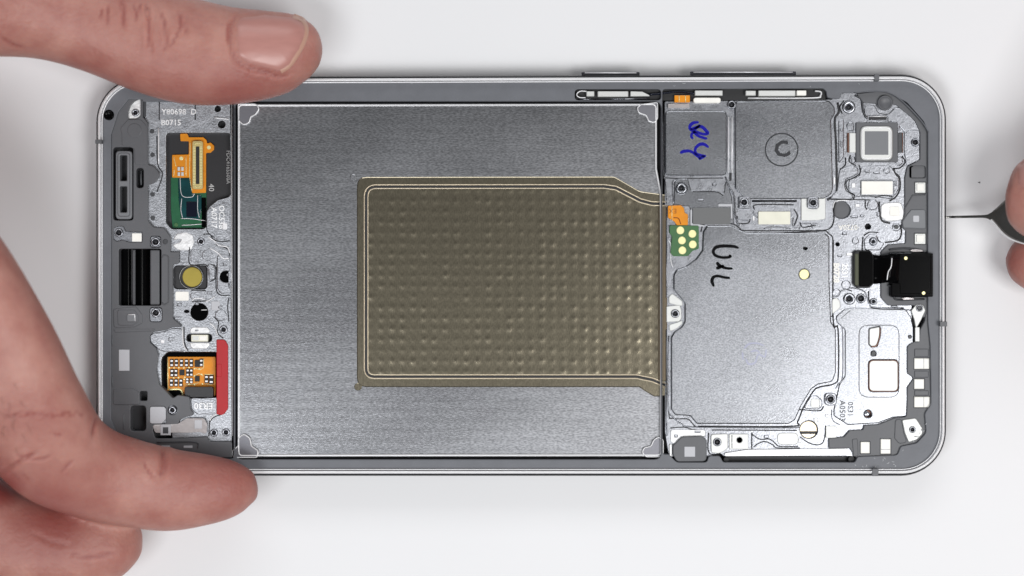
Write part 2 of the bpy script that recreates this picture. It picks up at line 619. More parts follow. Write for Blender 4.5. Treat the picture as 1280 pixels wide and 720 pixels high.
# ---- key flex in the top slot
keyflex = plate('key_strip', [(719.5, 112), (1032, 110), (1032, 125), (719.5, 126)], 1.8, 4.4, 'black_matt', phone, 0.3)
for x0, y0, x1, y1, mt in ((733, 114, 743, 120.5, 'light_tab'), (747, 114, 785.5, 121, 'light_tab'), (868.5, 113, 903.5, 119.5, 'light_tab'),
                           (932, 113.3, 945, 119.5, 'light_tab'), (948, 113, 994.5, 120.2, 'light_tab'), (996, 113, 1008, 119.3, 'white_pad')):
    plate('key_bar', R(x0, y0, x1, y1, 1), 4.0, 5.6, mt, keyflex, 1.0)
plate('key_bar', rnd([(788, 114), (803, 114.5), (812, 119), (812, 120.3), (788, 120.5)], 1), 4.0, 5.5, 'light_tab', keyflex, 0.8)
bead('flex_cable', smooth_path([(812, 118), (830, 116.2), (845, 114.5), (857, 115), (868, 117)]), 3.0, 0.5, 4.7, 'navy_chip', keyflex)
bead('slot_edge', smooth_path([(733, 114), (725, 114), (721, 118), (724, 121.5), (732, 122)]), 1.5, 0.3, 5.3, 'highlight_white', keyflex)
bead('slot_edge', [(724, 124), (742, 124)], 2.2, 0.4, 4.6, 'bright_metal', keyflex)
bead('slot_edge', [(745, 124), (812, 123.2)], 2.4, 0.4, 4.6, 'bright_metal', keyflex)
bead('slot_edge', smooth_path([(935, 122.5), (1016, 122.3), (1026, 119), (1026, 114.5), (1019, 113.5)]), 2.0, 0.4, 4.8, 'highlight_white', keyflex)
o = plate('flex_tab', R(843, 119, 862.5, 128, 1), 4.2, 5.3, 'orange_film', keyflex, 0.8)
bead('fold_line', [(849, 119.5), (849, 127.5)], 1.2, 0.15, 5.3, 'gold', o)
bead('fold_line', [(857, 119.5), (857, 127.5)], 1.2, 0.15, 5.3, 'gold', o)
plate('key_bar', R(867, 122, 901, 128.8, 3), 4.0, 5.7, 'white_pad', keyflex, 1.0)
plate('adhesive_pad', R(835, 130, 862, 135, 1), 4.0, 5.0, 'clear_tape', phone, 0.5)

# ---- battery tray
tray = plate('battery_tray', rnd([(296.5, 129.5), (821, 128.5), (821, 212), (826, 240), (827.5, 300), (827.5, 571), (296.5, 571.5)], 6), 1.6, 4.0,
             'tray_metal', phone, 0.5)
lip = rnd([(298.3, 131.5), (820, 130.5), (820, 211), (826, 242), (826.5, 300), (826.5, 569), (298.3, 569.5)], 5)
bead('tray_lip', lip, 3.0, 0.6, 4.0, 'highlight_white', tray, closed=True)
# faint milled lines
tabs = {
    'bl': [(298, 548, 3), (304.5, 542, 5), (312, 548, 4), (314, 558, 5), (322, 563, 5), (322, 572, 4), (291, 572, 5), (290, 564, 4), (298, 557, 4)],
    'br': [(829, 571, 2), (829, 550, 4), (823, 546, 5), (817, 551, 4), (814, 558, 4), (805, 560, 4), (803, 566, 4), (808, 571, 4)],
    'tr': [(822, 128, 2), (822, 148, 4), (818, 153.5, 5), (811, 151, 4), (808, 144, 4), (799, 141, 4), (796.5, 135, 4), (801, 130.5, 4)],
    'tl': [(297.5, 130, 2), (320, 130, 4), (324, 136, 5), (319, 143, 4), (313, 146, 4), (311, 153, 4), (304, 156, 4), (298, 150, 4)]}
for pts in tabs.values():
    tb = plate('corner_tab', rnd(pts, 4), 3.8, 4.5, 'tray_plastic', tray, 0.6)
    bead('tab_edge', rnd(pts, 4), 1.6, 0.35, 4.4, 'highlight_white', tb, closed=True)
# side channel strips right of the tray
bead('channel_wall', smooth_path([(828.5, 152), (829, 210), (832, 228), (833.5, 255)]), 1.2, 0.3, 4.2, 'plate_metal', phone)

# ---- vapour chamber
vc_out = rnd([(446, 221, 12), (768, 220.5, 12), (800, 239, 18), (834, 243.5, 0), (834, 495, 0), (818, 496, 6), (806, 489, 6), (799, 484, 4), (446, 484, 12)], 8)
vapour = plate('heat_spreader', vc_out, 3.6, 4.15, 'brass_plate', phone, 1.2)
seam = rnd([(834, 254.5, 0), (815, 254.5, 14), (800, 250.5, 16), (770, 235, 18), (755, 233, 10), (457.5, 233.3, 13), (457.5, 470.8, 11),
            (796, 470.8, 16), (816, 475, 8), (834, 482.5, 0)], 10, 8)
seam = seam[:]
bead('seam_groove', seam, 2.6, 0.02, 4.16, 'gap', vapour)


def offset_path(path, d):
    out = []
    for i in range(len(path)):
        a = Vector(path[max(i - 1, 0)]); c = Vector(path[min(i + 1, len(path) - 1)])
        e = (c - a).normalized()
        out.append((path[i][0] - e.y * d, path[i][1] + e.x * d))
    return out


for d in (2.3, -2.3):
    bead('seam_edge', offset_path(seam, d), 1.6, 0.22, 4.14, 'brass_edge', vapour)
# embossed field
xs = np.arange(460.5, 824, 1.5); ys = np.arange(236.5, 468, 1.5)
GX, GY = np.meshgrid(xs, ys)
P0 = 13.35
du = ((GX - 463.5 + P0 / 2) % P0) - P0 / 2
dv = ((GY - 238 + P0 / 2) % P0) - P0 / 2
ix = np.floor((GX - 463.5 + P0 / 2) / P0).astype(int); iy = np.floor((GY - 238 + P0 / 2) / P0).astype(int)
amp = rng.uniform(0.35, 1.45, (40, 40))[iy % 40, ix % 40]
jx = rng.uniform(-0.6, 0.6, (40, 40))[iy % 40, ix % 40]; jy = rng.uniform(-0.6, 0.6, (40, 40))[iy % 40, ix % 40]
hgt = 0.031 * amp * np.exp(-((du - jx) ** 2 + (dv - jy) ** 2) / (2 * 2.3 ** 2))
hgt += 0.002 * np.sin(GX * 0.11 + GY * 0.05) + 0.008 * np.sin(GX * 0.021 - GY * 0.033 + 1)
lf = rng.normal(0, 1, (24, 36))
fx = (GX - 460) / 364 * 34; fy = (GY - 236) / 232 * 22
i0 = np.clip(fx.astype(int), 0, 34); j0 = np.clip(fy.astype(int), 0, 22)
tx, ty = fx - i0, fy - j0
tx = tx * tx * (3 - 2 * tx); ty = ty * ty * (3 - 2 * ty)
hgt += 0.0022 * ((lf[j0, i0] * (1 - tx) + lf[j0, i0 + 1] * tx) * (1 - ty) + (lf[j0 + 1, i0] * (1 - tx) + lf[j0 + 1, i0 + 1] * tx) * ty)
top_lim = np.interp(GX, [460, 758, 772, 786, 800, 812, 830], [236.3, 236.3, 239.5, 247, 254, 257.5, 258])
ok = GY >= top_lim
zz = 4.20 + hgt
k = (CAM_H - mm(4.2)) / (CAM_H - ZREF) * U
V = np.stack([(GX - 640) * k, -(GY - 360) * k, zz * 1e-3], -1).reshape(-1, 3)
ny, nx = GX.shape
faces = []
okf = ok
for j in range(ny - 1):
    for i in range(nx - 1):
        if okf[j, i] and okf[j, i + 1]:
            a = j * nx + i
            faces.append((a, a + nx, a + nx + 1, a + 1))
me = bpy.data.meshes.new('dimpled_field'); me.from_pydata(V.tolist(), [], faces)
link('dimpled_field', me, 'brass_plate', vapour, True)
plate('end_step', R(822.5, 258, 834, 476, 0.5), 3.9, 4.3, 'brass_shade', vapour, 0.6)
plate('weld_tab', circ(441.5, 222, 4.5, 14), 3.7, 4.08, 'tray_metal', vapour, 0.8)
plate('weld_tab', circ(447.5, 483.5, 5, 14), 3.7, 4.08, 'brass_plate', vapour, 0.8)

# =================================================================== left end
LP = 4.2     # silver plate height
PP = 5.0     # plastic height
lh = []      # holes in the left silver plate


def hole_disc(name, cx, cy, r, z, mt, parent, ry=None):
    return plate(name, circ(cx, cy, r, 22, ry), 1.6, z, mt, parent, 0)


def boss(cx, cy, r, z, parent, holes, mt='bright_metal', hr=0.42, up=0.35):
    """screw boss: a turned ring with a dark plug painting the shade in its hole"""
    holes.append(circ(cx, cy, r * 0.92, 20))
    o = lathe('screw_boss', cx, cy, [(r, z - 0.8), (r, z + up * 0.6), (r * 0.86, z + up), (r * 0.62, z + up), (r * hr * 1.15, z + up * 0.55), (r * hr, z + up * 0.3), (r * hr, z - 1.2)] + [(0.001, z - 1.2)],
              mt, parent, 22, z)
    lathe('hole_shade', cx, cy, [(r * hr * 0.98, z - 0.5), (r * hr * 0.9, z - 0.22), (0.001, z - 0.2)], 'gap', o, 12, z)  # near-black plug paints the shade inside the hole
    return o


window1 = rnd([(207.5, 166, 5), (288, 166, 5), (288, 246, 6), (272, 250, 8), (260, 260, 8), (258, 284, 5), (253, 286.5, 4), (214, 286.5, 6), (207.5, 278, 5)], 5)
window2 = rnd([(201.5, 448, 9), (209, 440, 8), (271, 440, 3), (271, 497, 2), (217, 499, 2), (202, 484, 6)], 5)
lens_win = R(217, 332, 259, 361.5, 5)
lh += [window1, window2, lens_win, circ(282, 346, 7.2), circ(249, 390, 11), circ(233.2, 389.3, 3.2, 12, 2), circ(277, 155.5, 4.6), circ(272, 136, 3.8),
       rnd([(233, 417.5), (265, 417.5), (265, 427.5), (233, 427.5)], 5)]
left_plate_parent = empty('end_bracket'); left_plate_parent.parent = phone
LPAR = left_plate_parent
lb = [boss(251.3, 302, 4.8, LP, LPAR, lh), boss(279.5, 412, 5.2, LP, LPAR, lh), boss(267.5, 541, 5, LP, LPAR, lh), boss(282.5, 540.5, 5, LP, LPAR, lh),
      boss(269.5, 564, 4.2, LP, LPAR, lh, hr=.6)]
for p in ((190, 164), (190.5, 193.5), (190.5, 243), (191, 272.5)):
    pass
lsil = rnd([(180.5, 122), (287.5, 124), (289, 200), (290, 560), (284, 571), (215, 571), (215, 533, 1), (186, 533, 1), (184, 505, 1), (184, 410), (205, 398), (205, 300), (182, 285)], 2)
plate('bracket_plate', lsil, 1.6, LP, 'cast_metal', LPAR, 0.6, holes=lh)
bead('bracket_edge', [(289.6, 126), (289.8, 300), (290.3, 545)], 1.6, 0.35, LP, 'highlight_white', LPAR)
for p in ((190, 164), (190.5, 193.5), (190.5, 243), (191, 272.5)):
    plate('rivet', circ(p[0], p[1], 3, 14), LP - .2, LP + 0.1, 'plastic_dark', LPAR, 0.5)
text('cast_mark', 'Y80698  D', 224, 140, 7.2, 0, LP, 0.2, 'scraped', LPAR, 0.2)
text('cast_mark', 'B0715', 214, 153.5, 7.2, 0, LP, 0.2, 'scraped', LPAR, 0.2)
text('cast_mark', 'OC53B', 277, 271.5, 7.0, -90, LP, 0.2, 'scraped', LPAR, 0.2)
text('cast_mark', 'A0717', 267.5, 272, 7.0, -90, LP, 0.2, 'scraped', LPAR, 0.2)
text('cast_mark', 'ER30', 254.5, 507, 8.2, 180, LP + 0.12, 0.2, 'scraped', LPAR, 0.2)
# raised lands and ribs of the casting
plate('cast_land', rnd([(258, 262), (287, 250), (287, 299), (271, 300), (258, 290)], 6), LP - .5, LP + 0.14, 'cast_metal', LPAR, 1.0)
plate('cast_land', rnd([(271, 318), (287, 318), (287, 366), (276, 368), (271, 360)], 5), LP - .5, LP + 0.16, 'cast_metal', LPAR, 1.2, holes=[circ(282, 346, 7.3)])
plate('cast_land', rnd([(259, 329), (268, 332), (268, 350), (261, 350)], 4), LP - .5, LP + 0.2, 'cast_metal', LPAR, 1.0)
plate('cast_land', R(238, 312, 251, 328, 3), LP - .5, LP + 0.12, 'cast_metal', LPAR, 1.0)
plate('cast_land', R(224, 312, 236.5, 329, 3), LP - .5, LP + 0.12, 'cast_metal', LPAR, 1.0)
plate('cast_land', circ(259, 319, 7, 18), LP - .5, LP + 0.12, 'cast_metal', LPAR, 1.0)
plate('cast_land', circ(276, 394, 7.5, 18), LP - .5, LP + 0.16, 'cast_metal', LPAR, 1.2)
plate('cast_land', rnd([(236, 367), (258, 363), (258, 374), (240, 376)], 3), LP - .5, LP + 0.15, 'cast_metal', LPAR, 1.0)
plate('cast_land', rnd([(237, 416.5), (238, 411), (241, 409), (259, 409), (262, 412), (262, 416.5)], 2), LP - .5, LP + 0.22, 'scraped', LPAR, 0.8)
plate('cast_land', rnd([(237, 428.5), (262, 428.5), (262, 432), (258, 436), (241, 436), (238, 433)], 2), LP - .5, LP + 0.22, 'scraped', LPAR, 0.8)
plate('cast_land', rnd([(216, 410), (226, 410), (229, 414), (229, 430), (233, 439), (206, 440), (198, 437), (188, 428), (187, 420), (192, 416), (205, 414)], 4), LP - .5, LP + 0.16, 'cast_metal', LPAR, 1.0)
plate('text_land', rnd([(238, 497), (270, 499), (270, 518), (246, 518), (239, 511)], 4), LP - .5, LP + 0.1, 'cast_metal', LPAR, 1.0)
for pth in ([(270, 304), (274, 307), (284, 309), (287, 316)], [(260, 296), (266, 300), (270, 303)], [(262, 310), (272, 316), (279, 323), (286, 323)],
            [(228, 409), (229, 430), (233, 438)], [(262, 404), (268, 409), (272, 419)], [(257, 377), (262, 375), (268, 371)],
            [(240, 376), (244, 373), (256, 374)], [(262, 526), (266, 520), (276, 516)], [(198, 160), (198, 205)], [(268, 147), (286, 149)]):
    bead('casting_rib', smooth_path(pth), 1.7, 0.28, LP, 'highlight_white', LPAR)
plate('scraped_patch', rnd([(215, 300), (221, 292), (233, 290), (241, 294), (243, 303), (239, 312), (229, 314), (221, 312), (214, 306), (224, 303), (227, 299)], 3), LP - .3, LP + 0.14, 'scraped', LPAR, 1.2)
plate('paint_dab', R(219, 364.5, 236, 376, 2), LP - .3, LP + 0.1, 'white_pad', LPAR, 0.6)
plate('paint_dab', R(264, 376.5, 275, 388, 2), LP - .3, LP + 0.1, 'grey_pad', LPAR, 0.6)
# small round sensors and lens
s = plate('round_sensor', circ(249, 390, 10.8, 28), 1.6, LP - .25, 'black_gloss', LPAR, 0.6)
stroke('scratch', [(251.5, 387.6), (259, 387.3)], 1.1, LP - .24, 'print_white', s, False)
s = plate('round_sensor', circ(282, 346, 7, 22), 1.6, LP - .25, 'black_gloss', LPAR, 0.5)
plate('sensor_dot', circ(285, 343.5, 1.6, 10), LP - .3, LP - .2, 'grey_pad', s, 0.2)
hole_disc('pin_hole', 233.2, 389.3, 3, 2.0, 'gap', LPAR, 2)
hole_disc('pin_hole', 277, 155.5, 4.5, 2.0, 'gap', LPAR)
hole_disc('pin_hole', 272, 136, 3.7, 2.0, 'gap', LPAR)
pl_ = plate('lens_plate', R(217.3, 332.3, 258.7, 361.2, 5), 1.6, 3.5, 'black_film', LPAR, 0.5)
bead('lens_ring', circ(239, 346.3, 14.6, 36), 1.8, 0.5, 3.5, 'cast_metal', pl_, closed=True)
plate('lens_disc', circ(240.3, 346.3, 12.4, 32), 3.2, 3.62, 'gold_dull', pl_, 0.8)
g = plate('indicator_glass', rnd([(239, 418.5), (260, 418.5), (260, 427), (239, 427)], 1), 1.6, LP, 'cream_pad', LPAR, 0.5)
plate('glass_face', R(240.5, 420, 248.5, 425.5, .5), LP - .1, LP + .04, 'light_tab', g, 0.3)
plate('glass_face', R(249.5, 420, 258.5, 425.5, .5), LP - .1, LP + .04, 'white_pad', g, 0.3)
# display connector window
wf = plate('window_floor', rnd([(206, 165), (289, 165), (289, 288), (206, 288)], 2), 1.6, 2.6, 'black_film', phone, 0)
text('print_mark', '40', 264, 234.5, 7.0, -90, 2.62, 0.01, 'print_white', wf)
text('print_mark', 'FDC4165500A', 285.3, 209, 5.0, -90, 2.62, 0.01, 'print_white', wf)
fx_ = plate('display_flex', rnd([(225, 167), (234, 167), (236, 171.5), (254, 171.5), (258, 175), (259, 179.5), (263, 178), (267.5, 182), (267.5, 187), (263, 191), (257.5, 191),
                                (257.5, 241), (240, 241.5), (238, 222), (215, 222), (215, 193.5), (236, 193), (236, 176.5), (225.5, 176.5)], 1.5), 2.5, 3.1, 'orange_film', phone, 0.5)
for p in ((261, 184.3), (226.5, 198)):
    plate('gold_dot', circ(p[0], p[1], 2.5, 14), 3.0, 3.15, 'gold', fx_, 0.3)
for pth in ([(237.5, 178), (237.5, 190), (237, 219), (240, 239)], [(232.5, 195), (232.5, 220)], [(217, 196), (220, 208)], [(218, 212), (217, 220)]):
    bead('copper_trace', smooth_path(pth), 0.9, 0.08, 3.1, 'gold', fx_)
for x in (223.5, 228):
    for y in (211, 217.5):
        plate('chip_part', R(x - 1.6, y - 2.4, x + 1.6, y + 2.4, .4), 3.0, 3.4, 'light_tab', fx_, 0.3)
con = plate('connector', R(240.3, 176, 253.5, 236.5, 3), 3.0, 3.9, 'ivory', phone, 0.7)
plate('connector_slot', R(244.8, 183, 249.2, 230, .8), 3.7, 3.93, 'black_matt', con, 0.2)
for yb in (179.2, 233.3):
    bead('connector_clip', smooth_path([(243.5, yb + (2 if yb < 200 else -2)), (244, yb), (250, yb), (250.5, yb + (2 if yb < 200 else -2))]), 1.1, 0.2, 3.9, 'gold', con)
verts, faces = [], []
for col_ in (241.2, 249.6):
    for i in range(25):
        y = 183.2 + i * 1.93
        a = [W(p, mm(3.97)) for p in ((col_, y), (col_ + 3.2, y), (col_ + 3.2, y + 1.0), (col_, y + 1.0))]
        o_ = len(verts)
        verts += [(x, yy, mm(3.8)) for x, yy in a] + [(x, yy, mm(4.02)) for x, yy in a]
        faces += [(o_ + 7, o_ + 6, o_ + 5, o_ + 4)] + [(o_ + i2, o_ + 4 + i2, o_ + 4 + (i2 + 1) % 4, o_ + (i2 + 1) % 4) for i2 in range(4)]
me = bpy.data.meshes.new('contact_pins'); me.from_pydata(verts, [], faces)
pn = link('contact_pins', me, 'gold', con); pn['kind'] = 'stuff'
gb = plate('driver_board', rnd([(213.5, 221), (258, 221), (258, 285), (215.5, 285), (213.5, 262)], 2), 2.0, 2.85, 'green_board', phone, 0.5)
plate('driver_chip', R(233, 252, 246, 271, 1), 2.8, 3.25, 'navy_chip', gb, 0.5)
plate('foil', rnd([(222, 222), (238, 222), (240, 242), (252, 243), (252, 262), (249, 275), (226, 274), (223, 250)], 3), 2.7, 3.05, 'teal_film', gb, 1.4)
plate('shield', R(252, 247, 257.5, 284, 1), 2.7, 3.1, 'black_gloss', gb, 0.5)
for pth in ([(225, 222), (226, 240), (230, 246), (240, 246), (243, 242)], [(227, 248), (226, 262), (228, 272)], [(247, 244), (247, 262), (249, 272)], [(226, 273), (240, 273.5), (257, 276)],
            [(227, 281.5), (240, 281), (252, 280)]):
    bead('foil_crease_glint', smooth_path(pth), 0.9, 0.16, 3.03, 'highlight_white', gb)  # white beads painting the highlights along the foil creases
plate('board_dot', circ(220, 281, 2.7, 14), 2.8, 2.95, 'green_contact', gb, 0.5)
# component window
cw = plate('window_floor', window2, 1.6, 2.4, 'black_gloss', phone, 0)
ob = plate('component_flex', rnd([(209, 446), (269.5, 446), (269.5, 494), (266, 497), (233, 497), (229, 491), (226, 487.5), (209, 488)], 1), 2.2, 2.8, 'orange_film', phone, 0.5)
bead('copper_edge', [(209.8, 446.5), (209.8, 487)], 1.2, 0.1, 2.8, 'gold', ob)
bead('copper_edge', smooth_path([(211, 487), (225, 487), (229, 495)]), 2.2, 0.12, 2.8, 'gold', ob)
comp_me = None


def component(cx, cy, w=4.2, h=9.5, dark=False):
    o = plate('chip_component', R(cx - w / 2, cy - h / 2, cx + w / 2, cy + h / 2, .3), 2.7, 3.2, 'black_matt', ob, 0.3)
    if not dark:
        for s in (-1, 1):
            plate('solder_end', R(cx - w * .36, cy + s * h * .27 - 1.1, cx + w * .36, cy + s * h * .27 + 1.1, .3), 3.1, 3.3, 'highlight_white', o, 0.3)


for x in (214.5, 220.3, 226.7, 233, 239):
    component(x, 453.8)
component(246.5, 454.5, 6, 8.5, True); component(251.5, 453.5)
for x in (214.8, 219.8):
    component(x, 466.3, 4, 9.5)
component(227.3, 465.8, 6, 7, True)
for x in (234.5, 239):
    component(x, 465.8, 3.8, 9.5)
for x in (214.2, 220, 226):
    component(x, 478.5)
for x in (234, 239):
    component(x, 476, 3.8, 6.5)
component(246.5, 473.5, 5.5, 7, True)
component(258, 474, 4.6, 10); component(264, 474.5, 5.4, 11)
for x, y in ((211.8, 459.7), (217.4, 459.9), (223.5, 459.6), (229.6, 459.8), (236, 459.5), (243, 461), (231, 471.5), (217, 472.3), (223, 472), (243, 470), (249, 461), (252, 468), (253, 480), (243, 481), (236, 480.5), (230, 474)):
    plate('solder_spot', circ(x, y, 1.1, 8), 2.7, 2.92, 'gold', ob, 0.3)
for pth in ([(243, 460), (250, 462), (255, 459)], [(243, 471), (248, 467), (254, 470)], [(231, 481), (243, 480), (249, 478)], [(254.5, 448), (254.5, 460)], [(255, 468), (267, 468)], [(255, 480), (266, 481)]):
    bead('copper_trace', smooth_path(pth), 0.9, 0.08, 2.8, 'gold', ob)
plate('foam_block', R(230.5, 483.5, 266.5, 497, 2.5), 2.6, 4.3, 'black_film', phone, 1.0)
rt = plate('red_tape', rnd([(270.5, 424.5, 1), (281, 424.5, 5), (285, 432, 5), (285, 511, 5), (279, 519, 5), (270.5, 518, 1)], 3), 3.6, 4.55, 'red_tape', phone, 0.8)
plate('tape_fold', R(271, 455, 277, 471, .8), 4.4, 4.64, 'red_tape', rt, 0.5)

for pth in ([(237, 309), (237, 330), (254, 330.5), (260, 333)], [(263, 331), (268.8, 333), (268.8, 348), (262, 352)], [(272, 323), (270.3, 340), (270.3, 362), (276, 369), (287, 369)],
            [(239, 362.8), (257, 363)], [(240, 377), (258, 376), (267, 372)], [(230, 409), (230.5, 428), (235, 439)], [(267, 396), (273, 403), (272, 416), (279, 423)],
            [(254, 293), (262, 293), (267, 299.5), (277, 302), (287, 301)], [(270, 306), (284, 311), (287, 320)], [(286, 373), (284.5, 384), (286, 402)], [(205, 292), (211, 299), (211.5, 313)],
            [(262, 528), (267, 522), (277, 518)], [(262, 526), (261, 545)], [(258, 263), (259, 288), (268, 297)], [(199, 126), (199, 150)], [(244, 126), (244, 150)], [(196, 170), (197, 205), (203, 218), (196, 240)]):
    bead('casting_dark_line', smooth_path(pth), 1.2, 0.04, LP + .13, 'gap', LPAR)  # dark beads painting the shade of grooves in the casting
for x, y, w, h in ((246, 380, 5, 3), (262, 366, 6, 4), (224, 381, 6, 4), (281, 330, 5, 5), (263, 341, 4, 10), (222, 398, 8, 4), (275, 384, 5, 3), (246, 413, 5, 2.5), (255, 432, 5, 2), (214, 424, 7, 5), (203, 427, 5, 4), (281, 283, 6, 8)):
    plate('cast_nub', R(x - w / 2, y - h / 2, x + w / 2, y + h / 2, 1.2), LP - .2, LP + .3, 'highlight_white' if (x + y) % 3 < 1 else 'cast_metal', LPAR, 1.0)

# ---- grey moulding round the port
ph = []
boss_land = rnd([(167.5, 127, 3), (176, 123), (176, 145, 3), (170, 149, 2), (160, 149), (160, 140), (163, 132)], 2)
bar_land = rnd([(141.5, 284, 5), (154, 282, 4), (157, 289), (178, 290), (178, 303), (162, 303), (152, 300), (146, 302), (141.5, 299)], 2)
PLAR = empty('port_moulding'); PLAR.parent = phone
PLAR_h = [R(141.5, 184, 166.5, 275.5, 4), R(170.5, 210, 179.5, 235, 4), R(148.5, 311, 201.5, 382, 3), boss_land, bar_land,
          R(187.5, 295, 201, 309.5, 4), R(187, 384, 202.5, 402.5, 4), R(175, 489, 184, 501, 2), R(163, 507, 182.5, 539, 5),
          R(187, 508, 207.5, 530, 4), circ(215.5, 512.5, 6)]
lplas = rnd([(156, 118, 0), (178.5, 118, 0), (178.5, 146), (184.5, 153, 7), (185, 206), (192, 207.5, 7), (201, 218, 8), (193, 229, 7), (185, 231), (185, 276, 8), (192, 284.5, 6), (205, 285, 8),
             (213, 296, 6), (213, 315, 1), (224, 315, 1), (224, 329, 2), (216, 331, 2), (216, 398, 5), (229, 409, 2), (216, 409), (206, 413), (192, 415), (187, 420), (187.5, 428),
             (195, 435), (198, 444), (195.5, 462), (199, 480), (216, 498), (222, 494), (237, 496), (238, 511), (243, 519), (233, 521), (225, 525), (222, 532, 2), (193, 533, 2), (191, 537), (194, 548),
             (225, 548), (259, 546), (262, 552), (290, 552), (290, 572, 0), (170, 572, 0), (134, 525, 0), (134, 165, 0)], 3)
plate('moulding_body', lplas, 1.7, PP, 'plastic', PLAR, 0.8, holes=PLAR_h)
plate('moulding_floor', rnd([(140, 140), (204, 140), (204, 545), (145, 545), (140, 300)], 2), 1.6, 2.2, 'floor_dark', PLAR, 0)
# corner post and black screw
lathe('black_screw', 136, 143.8, [(6.6, 5.0), (6.6, 5.6), (5.6, 5.75), (4.2, 5.65), (3.0, 5.53), (0.01, 5.53)], 'black_gloss', PLAR, 22, 5.6)
bl = plate('metal_land', inset(ccw([tuple(p) for p in boss_land]), .15) if False else boss_land, 1.8, 4.3, 'scraped', PLAR, 0.4, holes=[circ(169.5, 141, 4.4)])
boss(169.5, 141, 4.8, 4.3, bl, [])
plate('wall_rib', R(176.8, 124, 182.5, 146.5, 2), 4.0, 4.4, 'plastic_dark', PLAR, 0.6)
plate('round_pad', circ(168, 163, 9.2, 24), PP - .3, PP + .18, 'plastic', PLAR, 0.9)
plate('raised_plate', rnd([(160, 149), (176, 149), (183.5, 157, 8), (183.5, 206), (168, 206), (168, 186), (160, 183), (152, 183), (152, 168), (150, 160)], 4), PP - .3, PP + .1, 'plastic', PLAR, 0.9)
gk = plate('port_gasket', R(144.5, 188.5, 165, 274, 5), 1.8, 5.35, 'plastic_light', PLAR, 1.4, holes=[R(150, 194, 158.5, 226, 1.5), R(150, 233, 158.5, 265.5, 1.5)])
bead('gasket_groove', R(147.2, 191.3, 162.3, 270.5, 4), 1.2, 0.1, 5.34, 'plastic', gk, closed=True)
bead('slot_wall', [(176.3, 214), (176, 224), (176.2, 231)], 2.2, 1.5, 2.6, 'plastic_light', PLAR)
bar_ = plate('metal_land', bar_land, 1.8, 4.6, 'bright_metal', PLAR, 0.5, holes=[circ(148.7, 291, 4.6)])
boss(148.7, 291, 5.4, 4.6, bar_, [], hr=.62)
plate('pale_patch', R(165, 291.5, 177, 302, 1), 4.4, 4.68, 'white_pad', bar_, 0.4)
for bx, by, x0, y0, x1, y1 in ((194.5, 302.5, 187.8, 295.3, 200.7, 309.2), (195, 391, 187.3, 384.3, 202.2, 402.2)):
    o = plate('metal_land', R(x0, y0, x1, y1, 4), 1.8, 4.7, 'bright_metal', PLAR, 0.6, holes=[circ(bx, by, 5.0)])
    boss(bx, by, 5.8, 4.7, o, [], hr=.55)
plate('peg', circ(206.5, 302, 3.4, 14), PP - .2, PP + .12, 'plastic_dark', PLAR, 0.8)
# port barrel inside its opening
verts, faces = [], []
prof = [(149, 1.9), (152, 2.3), (158, 2.5), (164, 2.2), (166, 1.9), (166, 4.0), (168.5, 4.2), (170, 3.7), (175, 2.9), (181, 2.7), (183, 2.75), (186, 3.0), (188, 3.4), (189.5, 3.8), (190, 4.4), (197, 4.5), (199, 4.3), (199.2, 2.6), (201.5, 2.5)]
for x, z in prof:
    for y in (311, 382):
        p = W((x, y), mm(z)); verts.append((p[0], p[1], mm(z)))
for i in range(len(prof) - 1):
    faces.append((2 * i, 2 * i + 1, 2 * i + 3, 2 * i + 2))
me = bpy.data.meshes.new('port_barrel'); me.from_pydata(verts, [], faces)
mo = link('port_barrel', me, 'black_gloss', PLAR, True)
plate('port_shell', R(187.5, 312, 199.5, 381, 2), 3.6, 4.62, 'plastic', PLAR, 1.6)
plate('port_lip', R(165.6, 312, 169, 381, 1), 3.6, 4.4, 'plastic', PLAR, 1.4)
bead('moulding_rib', rnd([(203, 318), (210.5, 320), (210.5, 378), (203, 382)], 3), 1.3, 0.2, PP, 'plastic', PLAR)
pk = plate('raised_plate', rnd([(141, 386), (170, 383), (178, 393), (178, 404), (168, 409), (142, 410)], 4), PP - .3, PP + .14, 'plastic', PLAR, 1.0)
plate('raised_plate', rnd([(146, 387), (168, 387), (173, 394), (173, 402), (166, 407), (147, 407)], 4), PP - .3, PP + .26, 'plastic', PLAR, 1.0)
sq = plate('button_stub', R(158.5, 393, 169, 402, 2), PP, PP + .5, 'plastic_light', PLAR, 0.8)
bead('stub_edge', [(160, 393.3), (168.3, 393.3), (168.8, 401.5)], 1.1, 0.12, PP + .45, 'highlight_white', sq)
plate('foam_sticker', R(148.5, 437, 161.8, 463.5, .5), PP - .1, PP + .15, 'grey_pad', PLAR, 0.4)
bead('moulding_rib', [(140.5, 420), (140.5, 432)], 1.0, 0.2, PP, 'plastic_light', PLAR)
bead('moulding_rib', [(140.5, 471), (140.5, 483)], 1.0, 0.2, PP, 'plastic_light', PLAR)
plate('raised_plate', rnd([(141, 487), (165, 485), (174.5, 490), (174.5, 506), (141, 506)], 3), PP - .3, PP + .15, 'plastic', PLAR, 1.0)
plate('raised_plate', rnd([(141, 411), (195, 411), (190, 414), (144, 416)], 1), PP - .3, PP + .1, 'plastic', PLAR, 0.8)
bead('moulding_rib', [(154.5, 518), (154.5, 536)], 1.0, 0.2, PP, 'plastic_light', PLAR)
plate('white_square', rnd([(187.2, 508.3), (205, 508.3), (207.3, 511), (207.3, 524), (202, 529.6), (187.2, 529.6)], 3), 3.5, 5.1, 'grey_pad', PLAR, 0.8)
boss(215.5, 512.5, 5, PP, PLAR, [])
tp = plate('clear_tape', rnd([(190, 531), (222, 530), (233, 523), (255, 523), (259, 530), (258, 543), (250, 540), (235, 541), (194, 541)], 3), PP - .2, PP + .06, 'clear_tape', PLAR, 0.4)
